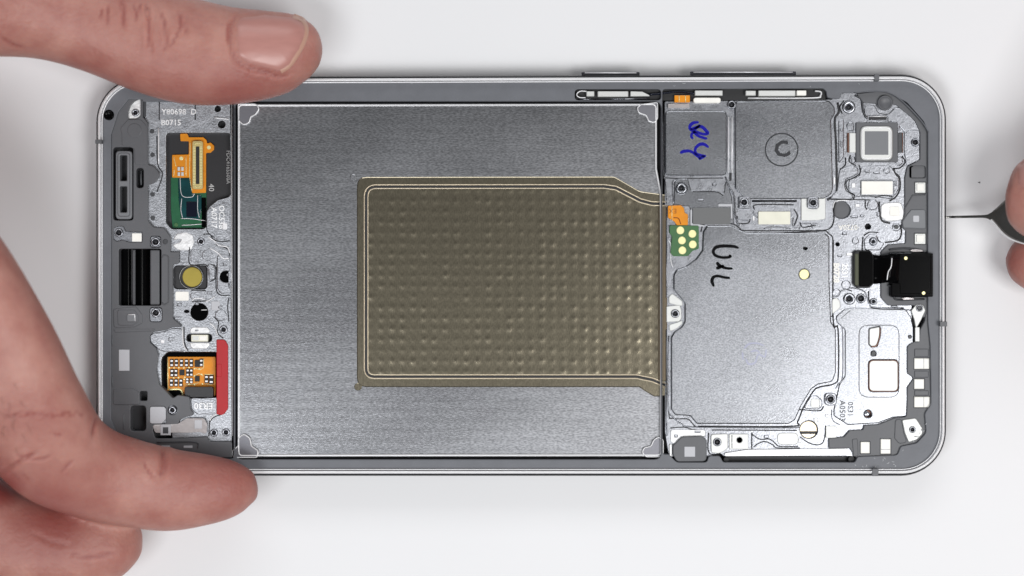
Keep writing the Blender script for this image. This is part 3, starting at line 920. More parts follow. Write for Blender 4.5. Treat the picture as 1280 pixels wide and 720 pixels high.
for x0, y0, x1, y1, mt in ((200.5, 530.5, 213.5, 544, 'grey_pad'), (243, 525, 252.5, 536, 'grey_pad')):
    o = plate('printed_square', R(x0, y0, x1, y1, .5), PP, PP + .12, mt, tp, 0.4)
plate('printed_core', R(203.5, 534, 210.5, 542, .5), PP, PP + .15, 'plastic_dark', tp, 0.3)
for x0 in (201.5, 229.5):
    plate('white_tick', R(x0, 557, x0 + 11, 560, .3), PP - .1, PP + .08, 'grey_pad', PLAR, 0.3)
bead('moulding_rib', smooth_path([(196, 553), (243, 553), (247, 560)]), 1.5, 0.25, PP, 'plastic_dark', PLAR)

# =================================================================== right end
RP = 4.2
RPAR = empty('board_bracket'); RPAR.parent = phone
rh = []
boss(914.5, 131, 5.4, RP + .2, RPAR, rh, hr=.62)
boss(1061, 134, 8.2, RP, RPAR, rh, hr=.38)
boss(851.8, 235.3, 7, RP, RPAR, rh, 'plate_metal', hr=.4)
boss(1091.5, 302, 4.6, RP + .15, RPAR, rh, hr=.35)
boss(1061.5, 373.5, 7.5, RP, RPAR, rh, hr=.4)
boss(1076, 373, 6, RP, RPAR, rh, hr=.6)
boss(1091.8, 376.8, 4.3, RP, RPAR, rh, hr=.4)
boss(1144, 178, 5.0, RP, RPAR, rh, hr=.75)
rh += [circ(1085, 283.3, 3.6), circ(1047, 305.5, 2.4, 12), circ(1052.3, 262.7, 11), circ(1102.5, 295, 6, 16, 7.5), circ(1011, 537, 11.3),
       rnd([(1086.5, 411, 2), (1100.5, 408, 2), (1100, 420), (1096, 433, 3), (1090, 434, 2), (1086.5, 430, 1)], 2), R(1086, 450, 1123, 489.5, 6), circ(1085, 517.5, 4.6)]
rsil = rnd([(830.5, 126.5), (1040, 124), (1050, 116.5), (1068, 115.5), (1072, 116), (1133, 133), (1151, 158), (1154, 200, 0), (1140, 210, 0), (1140, 560, 0), (1066, 570.5),
            (905, 570.5), (899, 566), (889, 571), (836, 571), (831, 540)], 3)
plate('bracket_plate', rsil, 1.6, RP, 'bright_metal', RPAR, 0.7, holes=rh)
for a in ((1085, 283.3, 3.5, None, 'gap', 2.2), (1047, 305.5, 2.3, None, 'gap', 2.2), (1052.3, 262.7, 10.9, None, 'plastic', 3.6), (1102.5, 295, 5.9, 7.4, 'grey_pad', 3.4),
          (1085, 517.5, 4.5, None, 'bronze', 3.4)):
    hole_disc('round_opening', a[0], a[1], a[2], a[5], a[4], RPAR, a[3])
lathe('hole_cap', 1083.8, 517.3, [(3.6, 3.3), (3.6, 4.2), (2.6, 4.3), (0.01, 4.3)], 'bright_metal', RPAR, 16, 4.2)
# shield plates
sh1 = plate('shield_plate', R(831.5, 138.5, 908.5, 219.5, 6), RP - .6, RP + .45, 'plate_metal', RPAR, 1.3)
sh2 = plate('shield_plate', rnd([(921, 126.5, 6), (1036, 125.5, 6), (1043, 133, 6), (1044, 142, 5), (1039, 150, 5), (1041.5, 236, 5), (1039, 243, 4), (1030, 248.5, 4), (932, 249, 5), (919, 236, 6), (918.5, 132)], 4),
            RP - .6, RP + .5, 'plate_metal', RPAR, 1.3)
bead('shield_shade', smooth_path([(1047, 128), (1048.5, 140), (1043.5, 150), (1045, 180), (1046, 236), (1043, 244), (1034, 250)]), 3.0, 0.05, RP, 'gap', RPAR)  # dark bead painting the shade in the channel round the shield
bead('shield_shade', smooth_path([(829.8, 142), (829.8, 215), (836, 222.5), (904, 222.5)], 6), 1.2, 0.04, RP, 'gap', RPAR)
bead('shield_shade', [(940, 251.3), (996, 251.3)], 2.6, 0.06, RP, 'gap', RPAR)
sh3 = plate('shield_plate', rnd([(879, 290, 4), (884, 282, 4), (914, 282, 6), (924, 287, 6), (934, 291, 6), (1031, 291, 5), (1037, 296, 4), (1037, 350), (1039, 402, 4), (1045, 412, 4), (1045, 466, 6), (1041, 477, 6),
                                (1022, 481, 6), (1014, 487, 5), (1002, 507), (994, 525, 6), (986, 530, 5), (871, 530, 4), (863, 520, 4), (844, 519, 5), (839, 512, 5), (839, 422, 4), (843, 415, 4), (852, 409, 4), (856, 402, 5),
                                (856, 379, 6), (848, 369, 5), (842, 362, 5), (842, 344, 5), (846, 337, 5), (858, 333, 6), (870, 324, 6), (878, 313, 5)], 4),
            RP - .6, RP + .55, 'plate_metal', RPAR, 1.4, holes=[circ(1005.5, 343, 6.2)])
hole_disc('peek_hole', 1005.5, 343, 6.1, RP + .1, 'gold', sh3)
# dark lines painting the shade in the gaps beside the big shield
bead('shield_gap_shade', rnd([(925, 290), (934, 293.5, 5), (1032, 293.5 - 5, 4), (1041, 296, 4), (1041, 400)], 4)[3:-2], 1.6, 0.05, RP, 'gap', RPAR)
bead('shield_gap_shade', smooth_path([(835.8, 425), (835.8, 513), (842, 523), (860, 524), (869, 533), (880, 534)], 5), 1.4, 0.04, RP + .02, 'gap', RPAR)
bead('shield_gap_shade', smooth_path([(876, 290), (882, 279.5), (914, 279.5), (925, 285.5), (935, 288.3), (1032, 288.3)], 5), 1.6, 0.04, RP + .02, 'gap', RPAR)
bead('shield_gap_shade', smooth_path([(1041.5, 300), (1041.5, 400), (1047.5, 411), (1048, 466), (1044, 479), (1024, 484), (1016, 490), (1004, 510), (997, 527), (988, 533), (872, 533)], 5), 2.0, 0.05, RP, 'gap', RPAR)
bead('casting_rib', smooth_path([(1050, 405), (1053.5, 415), (1053.5, 470), (1048, 480), (1045, 486)]), 1.6, 0.25, RP, 'bright_metal', RPAR)
for x in (910.8, 915.2):
    bead('divider_rail', [(x, 146), (x, 216)], 1.8, 0.45, RP, 'highlight_white', RPAR)
bead('divider_rail', smooth_path([(907, 221), (911, 232), (918, 246), (919, 268), (924, 283)]), 2.4, 0.4, RP, 'plate_metal', RPAR)
plate('divider_slot', R(912, 216, 914.5, 226, .5), RP, RP + .3, 'gap', RPAR, 0.2)
plate('shield_ledge', rnd([(843, 227, 4), (851, 223), (860, 223), (864, 238), (897, 239), (905, 243), (907, 222), (915, 246), (918, 280), (866, 281), (862, 258), (842, 256)], 3), RP - .5, RP + .22, 'plate_metal', RPAR, 1.0,
      holes=[circ(851.8, 235.3, 7.1)])
plate('grey_sticker', R(866, 259.5, 913, 280.5, .8), RP, RP + .42, 'grey_sticker', RPAR, 0.4)
for pts in ([(898, 255), (915.5, 255), (915.5, 273), (913.5, 273), (913.5, 258), (898, 258)], [(863, 262), (865, 262), (865, 279), (880, 281.5), (880, 283), (863, 283)]):
    plate('sticker_mark', rnd(pts, .3), RP + .1, RP + .38, 'grey_pad', RPAR, 0.2)
for bx, by, x0, y0, x1, y1 in ((930.3, 252.8, 923.8, 245.8, 938, 261),):
    o = plate('boss_block', R(x0, y0, x1, y1, 2), RP - .5, RP + .8, 'bright_metal', RPAR, 0.8, holes=[circ(bx, by, 5)])
    boss(bx, by, 5.6, RP + .7, o, [], hr=.55, up=.25)
tb = plate('light_tab', rnd([(1001.5, 247, 2), (1010, 243, 2), (1032, 243, 2), (1032, 274, 3), (1022, 275.5, 2), (1001.5, 276, 2)], 2), RP - .5, RP + .35, 'light_tab', RPAR, 0.6)
o = plate('boss_block', R(1009, 246, 1024, 261.5, 5), RP, RP + .9, 'bright_metal', RPAR, 1.0, holes=[circ(1016.5, 253.3, 5)])
boss(1016.5, 253.3, 5.6, RP + .8, o, [], hr=.62, up=.25)
plate('white_pad', R(948, 264.3, 988, 280.5, 1.2), RP - .3, RP + .4, 'cream_pad', RPAR, 0.6)
plate('white_pad', R(1077, 226.5, 1116, 243, 1), RP - .3, RP + .4, 'white_pad', RPAR, 0.6)
for pth in ([(943, 264), (942, 267), (947, 272)], [(992, 272), (991, 282), (997, 285)], [(955, 285.5), (970, 283.5), (988, 285.5)], [(999, 287), (1003, 280), (1014, 279.5)], [(938, 276), (924, 274), (921, 270)],
            [(842, 257), (841, 230), (847, 224), (857, 225)], [(1016, 286), (1015, 281), (1022, 279)]):
    bead('casting_rib', smooth_path(pth), 1.6, 0.26, RP, 'bright_metal', RPAR)
# ink marks
blue = [[(1042, 437), (1000, 442), (975, 465), (978, 490), (1000, 497), (1035, 470), (1050, 455)], [(978, 490), (1012, 478), (1060, 470), (1100, 505), (1107, 522), (1070, 525), (1020, 508), (992, 520), (985, 545), (1000, 560)],
        [(1000, 505), (1040, 540), (1105, 562)], [(1115, 625), (1080, 602), (1045, 605), (1015, 635), (1020, 670), (1060, 685), (1095, 692)], [(900, 668), (930, 655), (980, 655), (1030, 690), (1055, 710)],
        [(1085, 690), (1040, 715)]]
for s in blue:
    stroke('ink_stroke', [(700 + x / 6, 80 + y / 6) for x, y in s], 4.0, RP + .455, 'blue_ink', sh1)
black = [[(620, 60), (580, 48), (500, 45), (450, 55), (430, 85), (445, 115), (490, 130), (540, 130), (560, 122), (545, 116)], [(455, 165), (475, 190), (520, 210), (575, 215)], [(450, 213), (485, 202), (510, 190)],
         [(435, 350), (420, 310), (430, 280), (460, 270), (510, 280), (555, 285)], [(1103, 60), (1120, 63), (1138, 61)], [(1122, 63), (1130, 73)]]
for s in black:
    stroke('ink_stroke', [(820 + x / 6, 300 + y / 6) for x, y in s], 4.2, RP + .555, 'black_ink', sh3)
cpath = circ(977, 187, 20.3, 40)
st = stroke('stamp_ring', cpath + cpath[:1], 1.7, RP + .505, 'grey_ink', sh2, False)
text('stamp_letter', 'C', 977.5, 187.5, 20, 12, RP + .507, 0.006, 'grey_ink', sh2, 0.9)
mat('blue_smudge', srgb(142, 144, 160), 0.95, 0.3)
for q in ([(930, 436), (936, 430), (946, 429), (955, 432)], [(932, 448), (936, 455), (944, 453), (948, 443), (956, 446), (958, 436)], [(938, 440), (945, 438), (950, 441)], [(928, 440), (929, 450)]):
    stroke('ink_smudge', q, 2.4, RP + .553, 'blue_smudge', sh3)
# edge of the board bay
bead('bay_wall', [(833.5, 258), (833.2, 330), (833.2, 372)], 1.4, 0.5, RP, 'plate_metal', RPAR)
bead('bay_wall', [(833.2, 412), (833.2, 520), (834, 545)], 1.6, 0.5, RP, 'plate_metal', RPAR)
bead('bay_wall', smooth_path([(836, 420), (835.5, 470), (836, 512), (842, 522), (852, 530), (870, 534), (985, 535), (1000, 534)]), 1.6, 0.3, RP, 'bright_metal', RPAR)
# battery contact board
fo = plate('battery_flex', rnd([(835, 257), (851, 256.5), (855, 260), (856, 266), (860, 268), (860, 281.5), (846, 281.5), (843, 277), (838, 274), (835, 272)], 1.5), RP - .3, RP + .5, 'orange_film', RPAR, 0.6)
text('flex_mark', 'EX', 841, 263.5, 6, 180, RP + .5, 0.02, 'orange_dark', fo)
bead('flex_trace', smooth_path([(842, 272), (848, 273), (851, 280)]), 1.2, 0.1, RP + .5, 'orange_dark', fo)
bead('flex_trace', [(840, 257), (840, 275)], 1.0, 0.1, RP + .5, 'gold', fo)
gc = plate('contact_board', rnd([(837, 281.5), (873.5, 282), (873.5, 311), (866, 313.5), (860, 320), (842, 320.5), (838, 316), (840, 296), (837, 291)], 2), RP - .3, RP + .6, 'green_contact', RPAR, 0.6)
for p in ((850.5, 288), (865.5, 292.3), (852.5, 300.6), (866, 305.6), (853, 313)):
    plate('contact_dot', circ(p[0], p[1], 5.0, 22), RP + .5, RP + .7, 'gold', gc, 0.6)
bead('casting_rib', smooth_path([(835.5, 300), (838.5, 306), (838.5, 325), (841, 334)]), 1.5, 0.3, RP, 'highlight_white', RPAR)
tl_ = plate('light_tab', rnd([(833, 383, 1), (850, 381, 3), (852, 388), (852, 398), (849, 402), (833, 403, 1)], 3), RP, RP + .4, 'light_tab', RPAR, 0.8, holes=[circ(844, 392, 4.6)])
boss(844, 392, 5.4, RP + .4, tl_, [], hr=.5)
plate('light_tab', rnd([(836, 371), (840, 366.5), (853, 376), (854, 383), (846, 382), (836, 379)], 3), RP - .2, RP + .2, 'light_tab', RPAR, 0.8)
plate('light_tab', rnd([(836, 406), (846, 403), (853, 400), (853, 405), (846, 411), (837, 415)], 3), RP - .2, RP + .2, 'light_tab', RPAR, 0.8)

for pth in ([(1045, 252), (1042.5, 262), (1042.5, 276), (1037, 286), (1022, 289)], [(1057, 197), (1057, 206), (1050, 212)], [(1063, 194), (1062, 202), (1070, 207)], [(1074, 206), (1075.5, 216), (1067, 222.5), (1059, 226), (1058, 233), (1062, 240), (1068, 244), (1067, 249.5)],
            [(1128, 195), (1131.5, 203), (1125, 210), (1118.5, 211)], [(1079, 296), (1078, 313)], [(1080, 294.5), (1087, 290.5), (1098, 290.5)], [(1086, 364), (1087, 377), (1094, 386), (1138, 387.5)], [(1050, 365), (1058, 362), (1065, 364)],
            [(922, 270), (922, 279), (935, 279), (938, 274)], [(943, 262), (946, 256), (992, 256)], [(993, 262), (997, 270), (993, 282)], [(1000, 278), (1004, 284), (1020, 282)], [(866, 239.5), (895, 240), (904, 244.5)], [(1055, 126), (1050, 134), (1053, 142)],
            [(1094, 247), (1104, 244.5), (1116, 246)], [(1082, 250.5), (1082, 258), (1084, 262)], [(1063, 388), (1057, 393), (1051, 398)], [(940, 541), (940, 562)], [(1000, 512), (1024, 513.5), (1030, 508)], [(886, 541), (886, 565), (898, 569)]):
    bead('casting_dark_line', smooth_path(pth), 1.3, 0.04, RP + .22, 'gap', RPAR)  # dark beads painting groove shade onto the bracket
for x, y, w, h in ((1078, 270, 5, 3), (1072, 257, 6, 4), (1068, 271, 9, 3), (1056, 292, 6, 4), (1062, 318, 8, 4), (1050, 320, 6, 3), (1098, 268, 4, 6), (1052, 180, 3, 10), (1052, 162, 4, 5), (1096, 216, 8, 3), (1084, 214, 6, 4), (1067, 232, 5, 6), (1120, 229, 3, 7), (1043, 226, 3, 9),
                   (958, 546, 6, 4), (948, 566, 10, 3), (964, 566, 6, 3), (1000, 551, 4, 5), (1020, 525, 5, 5), (1034, 520, 5, 4), (872, 540, 8, 3), (845, 545, 5, 4), (876, 250, 8, 3), (893, 231, 5, 4), (942, 273, 3, 6), (1100, 379, 8, 3), (1118, 383, 8, 2.5)):
    plate('cast_nub', R(x - w / 2, y - h / 2, x + w / 2, y + h / 2, 1.2), RP - .2, RP + .3, 'highlight_white' if int(x + y) % 3 < 1 else 'bright_metal', RPAR, 1.0)

# ---- rear sensor with its metal cap
cs = plate('sensor_seat', R(1070, 153, 1122.5, 203, 2), RP - .3, RP + .5, 'plastic', RPAR, 0.8)
cap = plate('sensor_cap', R(1075.5, 157.5, 1116, 200.5, 8), RP, RP + 1.0, 'light_tab', RPAR, 1.4)
bead('cap_edge', R(1077.5, 159.5, 1114, 198.5, 7), 1.4, 0.12, RP + .98, 'highlight_white', cap, closed=True)
plate('etched_field', R(1081, 164, 1110.5, 193.5, .5), RP + .9, RP + 1.03, 'plastic_light', cap, 0.2)
for x0, x1 in ((1057, 1070), (1122, 1128)):
    plate('spring_bar', R(x0 + 4.5 if x0 < 1100 else x0, 166, x1, 191, 1), RP, RP + .55, 'light_tab' if x0 < 1100 else 'plastic_dark', RPAR, 1.0)
plate('spring_bar', R(1059, 166, 1062, 191, .8), RP, RP + .35, 'bronze', RPAR, 0.6)
plate('spring_bar', R(1125.5, 166, 1129, 191, .8), RP, RP + .35, 'bronze', RPAR, 0.6)
sl = plate('slot', R(1086, 146, 1108.5, 149.8, 1), RP - .2, RP + .1, 'gap', RPAR, 0.2)
bead('slot_lip', [(1087, 145.5), (1108, 145.5)], 1.4, 0.3, RP, 'highlight_white', RPAR)
plate('cast_land', rnd([(1081, 131, 1), (1093, 131, 4), (1098, 141, 5), (1110, 143, 6), (1120, 133, 6), (1130, 136, 4), (1147, 154, 4), (1150, 164), (1150, 200, 3), (1142, 204, 4), (1133, 208, 3), (1130, 190), (1130, 164), (1120, 152, 4), (1086, 151), (1080, 146)], 3),
      RP - .5, RP + .18, 'bright_metal', RPAR, 1.0, holes=[circ(1144, 178, 4.8), R(1085, 145, 1109.5, 150.3, 1)])
bead('casting_rib', smooth_path([(1133, 166), (1138, 163), (1150, 163.5)]), 1.0, 0.15, RP + .18, 'bright_metal', RPAR)
for pts in (rnd([(1058, 156), (1061, 152), (1067, 152), (1068, 164), (1059, 164)], 3), rnd([(1112, 151), (1120, 149), (1126, 155), (1124, 163), (1120, 158)], 3),
            rnd([(1063, 197), (1068, 194), (1070, 203), (1065, 205)], 2), rnd([(1122, 194), (1128, 196), (1129, 204), (1124, 208), (1118, 205)], 3),
            rnd([(1048, 150), (1055, 148), (1055, 196), (1048, 206)], 2)):
    plate('cast_land', pts, RP - .4, RP + .2, 'bright_metal', RPAR, 1.2)
plate('cast_land', rnd([(1049, 212), (1066, 206), (1073, 210), (1073, 217), (1066, 221), (1058, 224), (1056, 231), (1058, 238), (1066, 243), (1067, 248), (1062, 249.5), (1037, 249), (1040, 244), (1046, 238)], 4), RP - .4, RP + .2, 'bright_metal', RPAR, 1.2)
plate('cast_land', rnd([(1076, 208), (1112, 206), (1117, 212), (1120, 218), (1124, 222), (1124, 236), (1120, 243), (1114, 249), (1090, 246), (1070, 246), (1060, 236), (1061, 224), (1074, 220)], 5), RP - .4, RP + .14, 'bright_metal', RPAR, 1.2,
      holes=[R(1076.3, 225.8, 1116.7, 243.6, 1)])
plate('cast_land', circ(1108.5, 213, 4.6, 14), RP - .2, RP + .26, 'bright_metal', RPAR, 1.2)
bead('casting_dark_line', smooth_path([(1117, 210), (1119, 216), (1124.5, 222), (1125, 236), (1120, 246), (1112, 251)]), 2.0, 0.06, RP + .1, 'gap', RPAR)
bead('casting_dark_line', smooth_path([(1037, 249), (1054, 249.8), (1078, 249.5), (1090, 250)]), 1.3, 0.06, RP + .02, 'gap', RPAR)
bead('casting_rib', smooth_path([(1041, 260), (1044, 252), (1054, 250.5), (1062, 251)]), 1.6, 0.25, RP, 'highlight_white', RPAR)
plate('cast_land', circ(1091, 256, 7, 18), RP - .2, RP + .2, 'bright_metal', RPAR, 1.2)
plate('cast_land', rnd([(1101, 257, 5), (1106, 253.5, 4), (1126, 252.5, 4), (1130, 262), (1129, 275, 4), (1118, 276.5, 4), (1108, 277, 5), (1101, 271, 5)], 4), RP - .3, RP + .3, 'scraped', RPAR, 1.2)
plate('white_pad', R(1112, 258, 1124.5, 270, 1), RP + .1, RP + .45, 'white_pad', RPAR, 0.8)
bead('casting_dark_line', smooth_path([(1099, 252), (1099.5, 266), (1103, 276), (1113, 279)]), 2.4, 0.06, RP + .05, 'gap', RPAR)
text('cast_mark', '·0720A', 1061, 284, 6.6, 180, RP, 0.14, 'white_pad', RPAR, 0.1)
text('cast_mark', '2S31', 1055.5, 338.5, 7.0, -90, RP, 0.18, 'scraped', RPAR, 0.2)
text('cast_mark', 'B0728', 1045.2, 341, 7.0, -90, RP, 0.18, 'white_pad', RPAR, 0.5)
text('cast_mark', '0S31', 1062.8, 511.5, 7.0, -90, RP + .25, 0.06, 'grey_ink', RPAR, 0.0)
text('cast_mark', 'A0503', 1052.8, 513.5, 7.2, -90, RP + .25, 0.06, 'grey_ink', RPAR, 0.0)
plate('cast_land', rnd([(1080, 299, 4), (1086, 293, 4), (1096, 292, 3), (1100, 300), (1106, 304), (1100, 313), (1082, 313), (1080, 308)], 3), RP - .3, RP + .2, 'bright_metal', RPAR, 1.2, holes=[circ(1091.5, 302, 4.5), circ(1102.5, 295, 6.2, 16, 7.7)])
bead('casting_dark_line', smooth_path([(1125, 281), (1127, 290), (1124, 299), (1116, 302), (1106, 303)]), 2.0, 0.06, RP + .05, 'gap', RPAR)
plate('cast_land', rnd([(1066, 297), (1072, 295), (1074, 303), (1069, 306), (1065, 303)], 2), RP - .3, RP + .2, 'bright_metal', RPAR, 1.0)
plate('cast_land', circ(1120.5, 284, 5.2, 16), RP - .3, RP + .2, 'bright_metal', RPAR, 1.2)
plate('peg', circ(1120.5, 283.6, 3, 14), RP, RP + .4, 'plastic_dark', RPAR, 0.5)
# around the front camera seat
plate('light_tab', rnd([(1040, 374), (1046, 372), (1050, 376), (1051, 384), (1046, 389), (1040, 393)], 3), RP - .2, RP + .25, 'light_tab', RPAR, 0.8)
plate('cast_land', circ(1057.5, 356, 6, 16), RP - .3, RP + .18, 'bright_metal', RPAR, 1.2)
plate('cast_land', circ(1045.5, 366, 5.5, 16), RP - .3, RP + .18, 'bright_metal', RPAR, 1.2)
bead('casting_rib', smooth_path([(1040, 372), (1047, 369), (1054, 363), (1066, 360), (1080, 364), (1084, 372), (1087, 380), (1094, 384.5), (1130, 385)]), 1.8, 0.3, RP, 'bright_metal', RPAR)
p4 = plate('camera_plate', rnd([(1044, 396, 6), (1056, 386, 6), (1066, 384.5), (1132, 386, 6), (1139, 396, 5), (1142, 410), (1142, 520), (1116, 522), (1098, 529), (1060, 531.5), (1042, 520), (1042, 512), (1049, 480), (1056, 470), (1056, 412), (1047, 404)], 4),
           RP - .5, RP + .25, 'plate_metal', RPAR, 1.3,
           holes=[rnd([(1086.5, 411, 2), (1100.5, 408, 2), (1100, 420), (1096, 433, 3), (1090, 434, 2), (1086.5, 430, 1)], 2), R(1086, 450, 1123, 489.5, 6), circ(1085, 517.5, 4.6), circ(1092, 442, 3)])
bead('window_outline', R(1074, 406.5, 1124, 496.5, 12), 1.2, 0.14, RP + .25, 'plate_metal', p4, closed=True)
plate('window_lens', R(1086.4, 450.4, 1122.6, 489.1, 6), RP - .4, RP + .1, 'light_tab', p4, 0.8)
bead('window_edge', R(1086.4, 450.4, 1122.6, 489.1, 6), 1.3, 0.1, RP + .08, 'bronze', p4, closed=True)
plate('window_lens', rnd([(1086.8, 411, 2), (1100.2, 408.3, 2), (1099.7, 420), (1095.8, 432.6, 3), (1090, 433.6, 2), (1086.8, 430, 1)], 2), RP - .4, RP + .05, 'light_tab', p4, 0.6)
bead('window_edge', smooth_path([(1100.2, 409), (1099.6, 420), (1095.8, 431.5), (1089, 433.5)]), 2.0, 0.12, RP + .04, 'bronze', p4)
plate('peg', circ(1092, 442, 2.9, 14), RP - .2, RP + .2, 'plastic_dark', p4, 0.3)
plate('peg', circ(1137.6, 421, 2.6, 14), RP, RP + .45, 'plastic_dark', p4, 0.4)
# lower right details
bb = plate('boss_block', R(1031, 491.5, 1046, 507, 5), RP - .3, RP + .7, 'bright_metal', RPAR, 1.2, holes=[circ(1038.3, 499, 4.8)])
boss(1038.3, 499, 5.4, RP + .65, bb, [], hr=.72, up=.2)
plate('cast_land', rnd([(1003, 511), (1013, 495), (1021, 494), (1028, 500), (1028, 508), (1023, 512)], 4), RP - .3, RP + .2, 'bright_metal', RPAR, 1.2)
plate('cast_land', R(1013, 498, 1025, 510, 3), RP - .3, RP + .3, 'light_tab', RPAR, 1.0)
bead('casting_rib', smooth_path([(1040, 512), (1040, 522), (1044, 528), (1050, 531)]), 1.4, 0.25, RP, 'plate_metal', RPAR)
br = plate('brass_disc', circ(1010.5, 537, 11, 30), 1.8, 3.7, 'brass_edge', RPAR, 0.8)
plate('brass_slot', R(1000.5, 539, 1021, 542.5, .6), 3.5, 3.76, 'gap', br, 0.2)
for pth in ([(940, 543), (950, 549), (962, 549), (970, 555), (975, 558), (998, 558)], [(942, 559), (947, 555), (956, 552), (966, 556), (972, 560), (1000, 560)], [(1000, 546), (1010, 553), (1020, 556), (1028, 554), (1031, 545), (1032, 532)],
            [(838, 535), (855, 534), (866, 537), (880, 538)], [(890, 537.5), (996, 538)]):
    bead('casting_dark_line', smooth_path(pth), 1.6, 0.08, RP, 'plastic_dark', RPAR)
plate('pill_land', rnd([(971.5, 541), (998, 541), (998, 556), (971.5, 556)], 6), RP - .3, RP + .15, 'light_tab', RPAR, 0.8)
b1 = plate('boss_block', rnd([(888.5, 543, 3), (910, 542), (910, 560), (904, 565, 4), (898, 567, 3), (889, 566, 3)], 2), RP - .3, RP + .4, 'light_tab', RPAR, 0.8, holes=[circ(896.5, 552.5, 4.8)])
boss(896.5, 552.5, 5.2, RP + .35, b1, [], hr=.75, up=.2)
b2 = plate('boss_block', R(911.5, 542.5, 935.5, 561.5, .8), RP - .3, RP + .35, 'light_tab', RPAR, 0.6, holes=[circ(924.3, 550, 3.6)])
plate('pin_hole', circ(924.3, 550, 3.5, 16), RP - .3, RP, 'plastic_dark', b2, 0)
bead('block_rib', [(915, 544), (915, 560)], 1.0, 0.15, RP + .35, 'bright_metal', b2)
plate('cast_land', rnd([(838, 537), (882, 537), (882, 546), (862, 546), (850, 549), (843, 556), (838, 552)], 3), RP - .3, RP + .15, 'scraped', RPAR, 1.0)
plate('cast_land', R(836.5, 555, 840.5, 571, 1.5), RP - .3, RP + .3, 'scraped', RPAR, 1.0)
lb_ = plate('corner_moulding', rnd([(841, 557, 4), (852, 546, 6), (878, 545, 6), (883.5, 550, 4), (883.5, 577, 6), (846, 577.5, 6), (841, 568)], 4), RP - .5, RP + .9, 'plastic', RPAR, 1.2)
plate('white_pad', R(855.5, 558.3, 869, 571, .6), RP + .7, RP + 1.0, 'grey_pad', lb_, 0.4)
plate('slot_shelf', rnd([(905.5, 566.5), (935, 562), (1036, 561), (1060, 560.5, 1), (1058.5, 569.5, 1), (906, 570.5)], 2), RP - .4, RP + .6, 'highlight_white', RPAR, 0.8)
sfl = plate('slot_floor', rnd([(903.5, 570.8), (1069, 570.8), (1069, 578.6), (903.5, 578.6)], 2), 1.6, 3.0, 'floor_dark', RPAR, 0)
plate('slot_stop', circ(1064.5, 574.2, 4.2, 16), 2.8, 4.4, 'black_matt', RPAR, 0.5)
plate('slot_stop', circ(908, 574.7, 3.6, 16), 2.8, 4.4, 'black_matt', RPAR, 0.5)
# grey moulding of the right corner
CM = empty('corner_moulding'); CM.parent = phone
cm1 = plate('moulding_body', rnd([(1036, 548, 1), (1055, 546, 2), (1062, 538, 3), (1079, 537, 2), (1080, 531.5, 2), (1098, 530.5), (1118, 522.5, 5), (1133, 521, 4), (1134, 500, 2), (1134, 484, 5), (1141, 474, 1), (1141, 471.5, 2), (1134, 467, 4), (1134, 432, 6), (1143, 427, 2),
                                 (1149, 427), (1150, 412, 4), (1156, 401, 4), (1157, 392, 2), (1163, 388), (1172, 404, 0), (1172, 540, 0), (1150, 566, 0), (1122, 572, 0), (1070, 572, 0), (1062, 560.5, 2), (1036, 560.5, 1)], 2),
            1.8, 4.9, 'plastic', CM, 1.0,
            holes=[R(1142.5, 447.5, 1162, 461.5, .5), R(1142.5, 473.5, 1155.5, 486.5, .5), R(1142.5, 495.5, 1162.5, 509.5, .5), R(1075.5, 552, 1087.5, 567, .5), R(1100.5, 548.5, 1113.5, 567.5, .5), circ(1140.5, 537, 4)])
for x0, y0, x1, y1 in ((1142.8, 447.8, 1161.7, 461.2), (1142.8, 473.8, 1155.2, 486.2), (1142.8, 495.8, 1162.2, 509.2), (1075.8, 552.3, 1087.2, 566.7), (1100.8, 548.8, 1113.2, 567.2)):
    o = plate('antenna_pad', R(x0, y0, x1, y1, .5), 3.4, 4.7, 'white_pad', CM, 0.6)
    if x1 - x0 > 15:
        bead('pad_seam', [(1154.8, y0 + .5), (1154.8, y1 - .5)], 0.8, 0.05, 4.7, 'grey_pad', o)
    elif y1 - y0 > 16:
        bead('pad_seam', [(x0 + .5, 561.8), (x1 - .5, 561.8)], 0.8, 0.05, 4.7, 'grey_pad', o)
st_ = plate('screw_tab', rnd([(1127.5, 525, 2), (1145, 522.5, 4), (1153, 535, 4), (1153.5, 542, 5), (1146, 550, 6), (1136, 553, 2), (1131, 541)], 3), 4.4, 5.3, 'light_tab', CM, 1.0, holes=[circ(1140.5, 537, 3.6)])
boss(1140.5, 537, 4, 5.25, st_, [], hr=.6, up=.25)
plate('raised_plate', rnd([(1119, 524, 5), (1127, 524, 3), (1130, 541), (1134, 553, 3), (1124, 555, 5), (1118, 548, 4)], 3), 4.6, 5.1, 'plastic', CM, 1.0)
plate('raised_plate', rnd([(1065, 549), (1072, 548), (1073, 570), (1067, 571)], 2), 4.6, 5.05, 'plastic', CM, 0.8)
plate('light_tab', R(1032.5, 532.5, 1045.5, 547.5, .8), RP, RP + .4, 'light_tab', CM, 0.4)
for x0, x1, y0, y1 in ((1143, 1161, 463.5, 472), (1143, 1161, 488, 494.5), (1143, 1161, 436, 446)):
    plate('moulding_rib', R(x0, y0, x1, y1, 1), 4.6, 5.1, 'plastic', CM, 1.0)
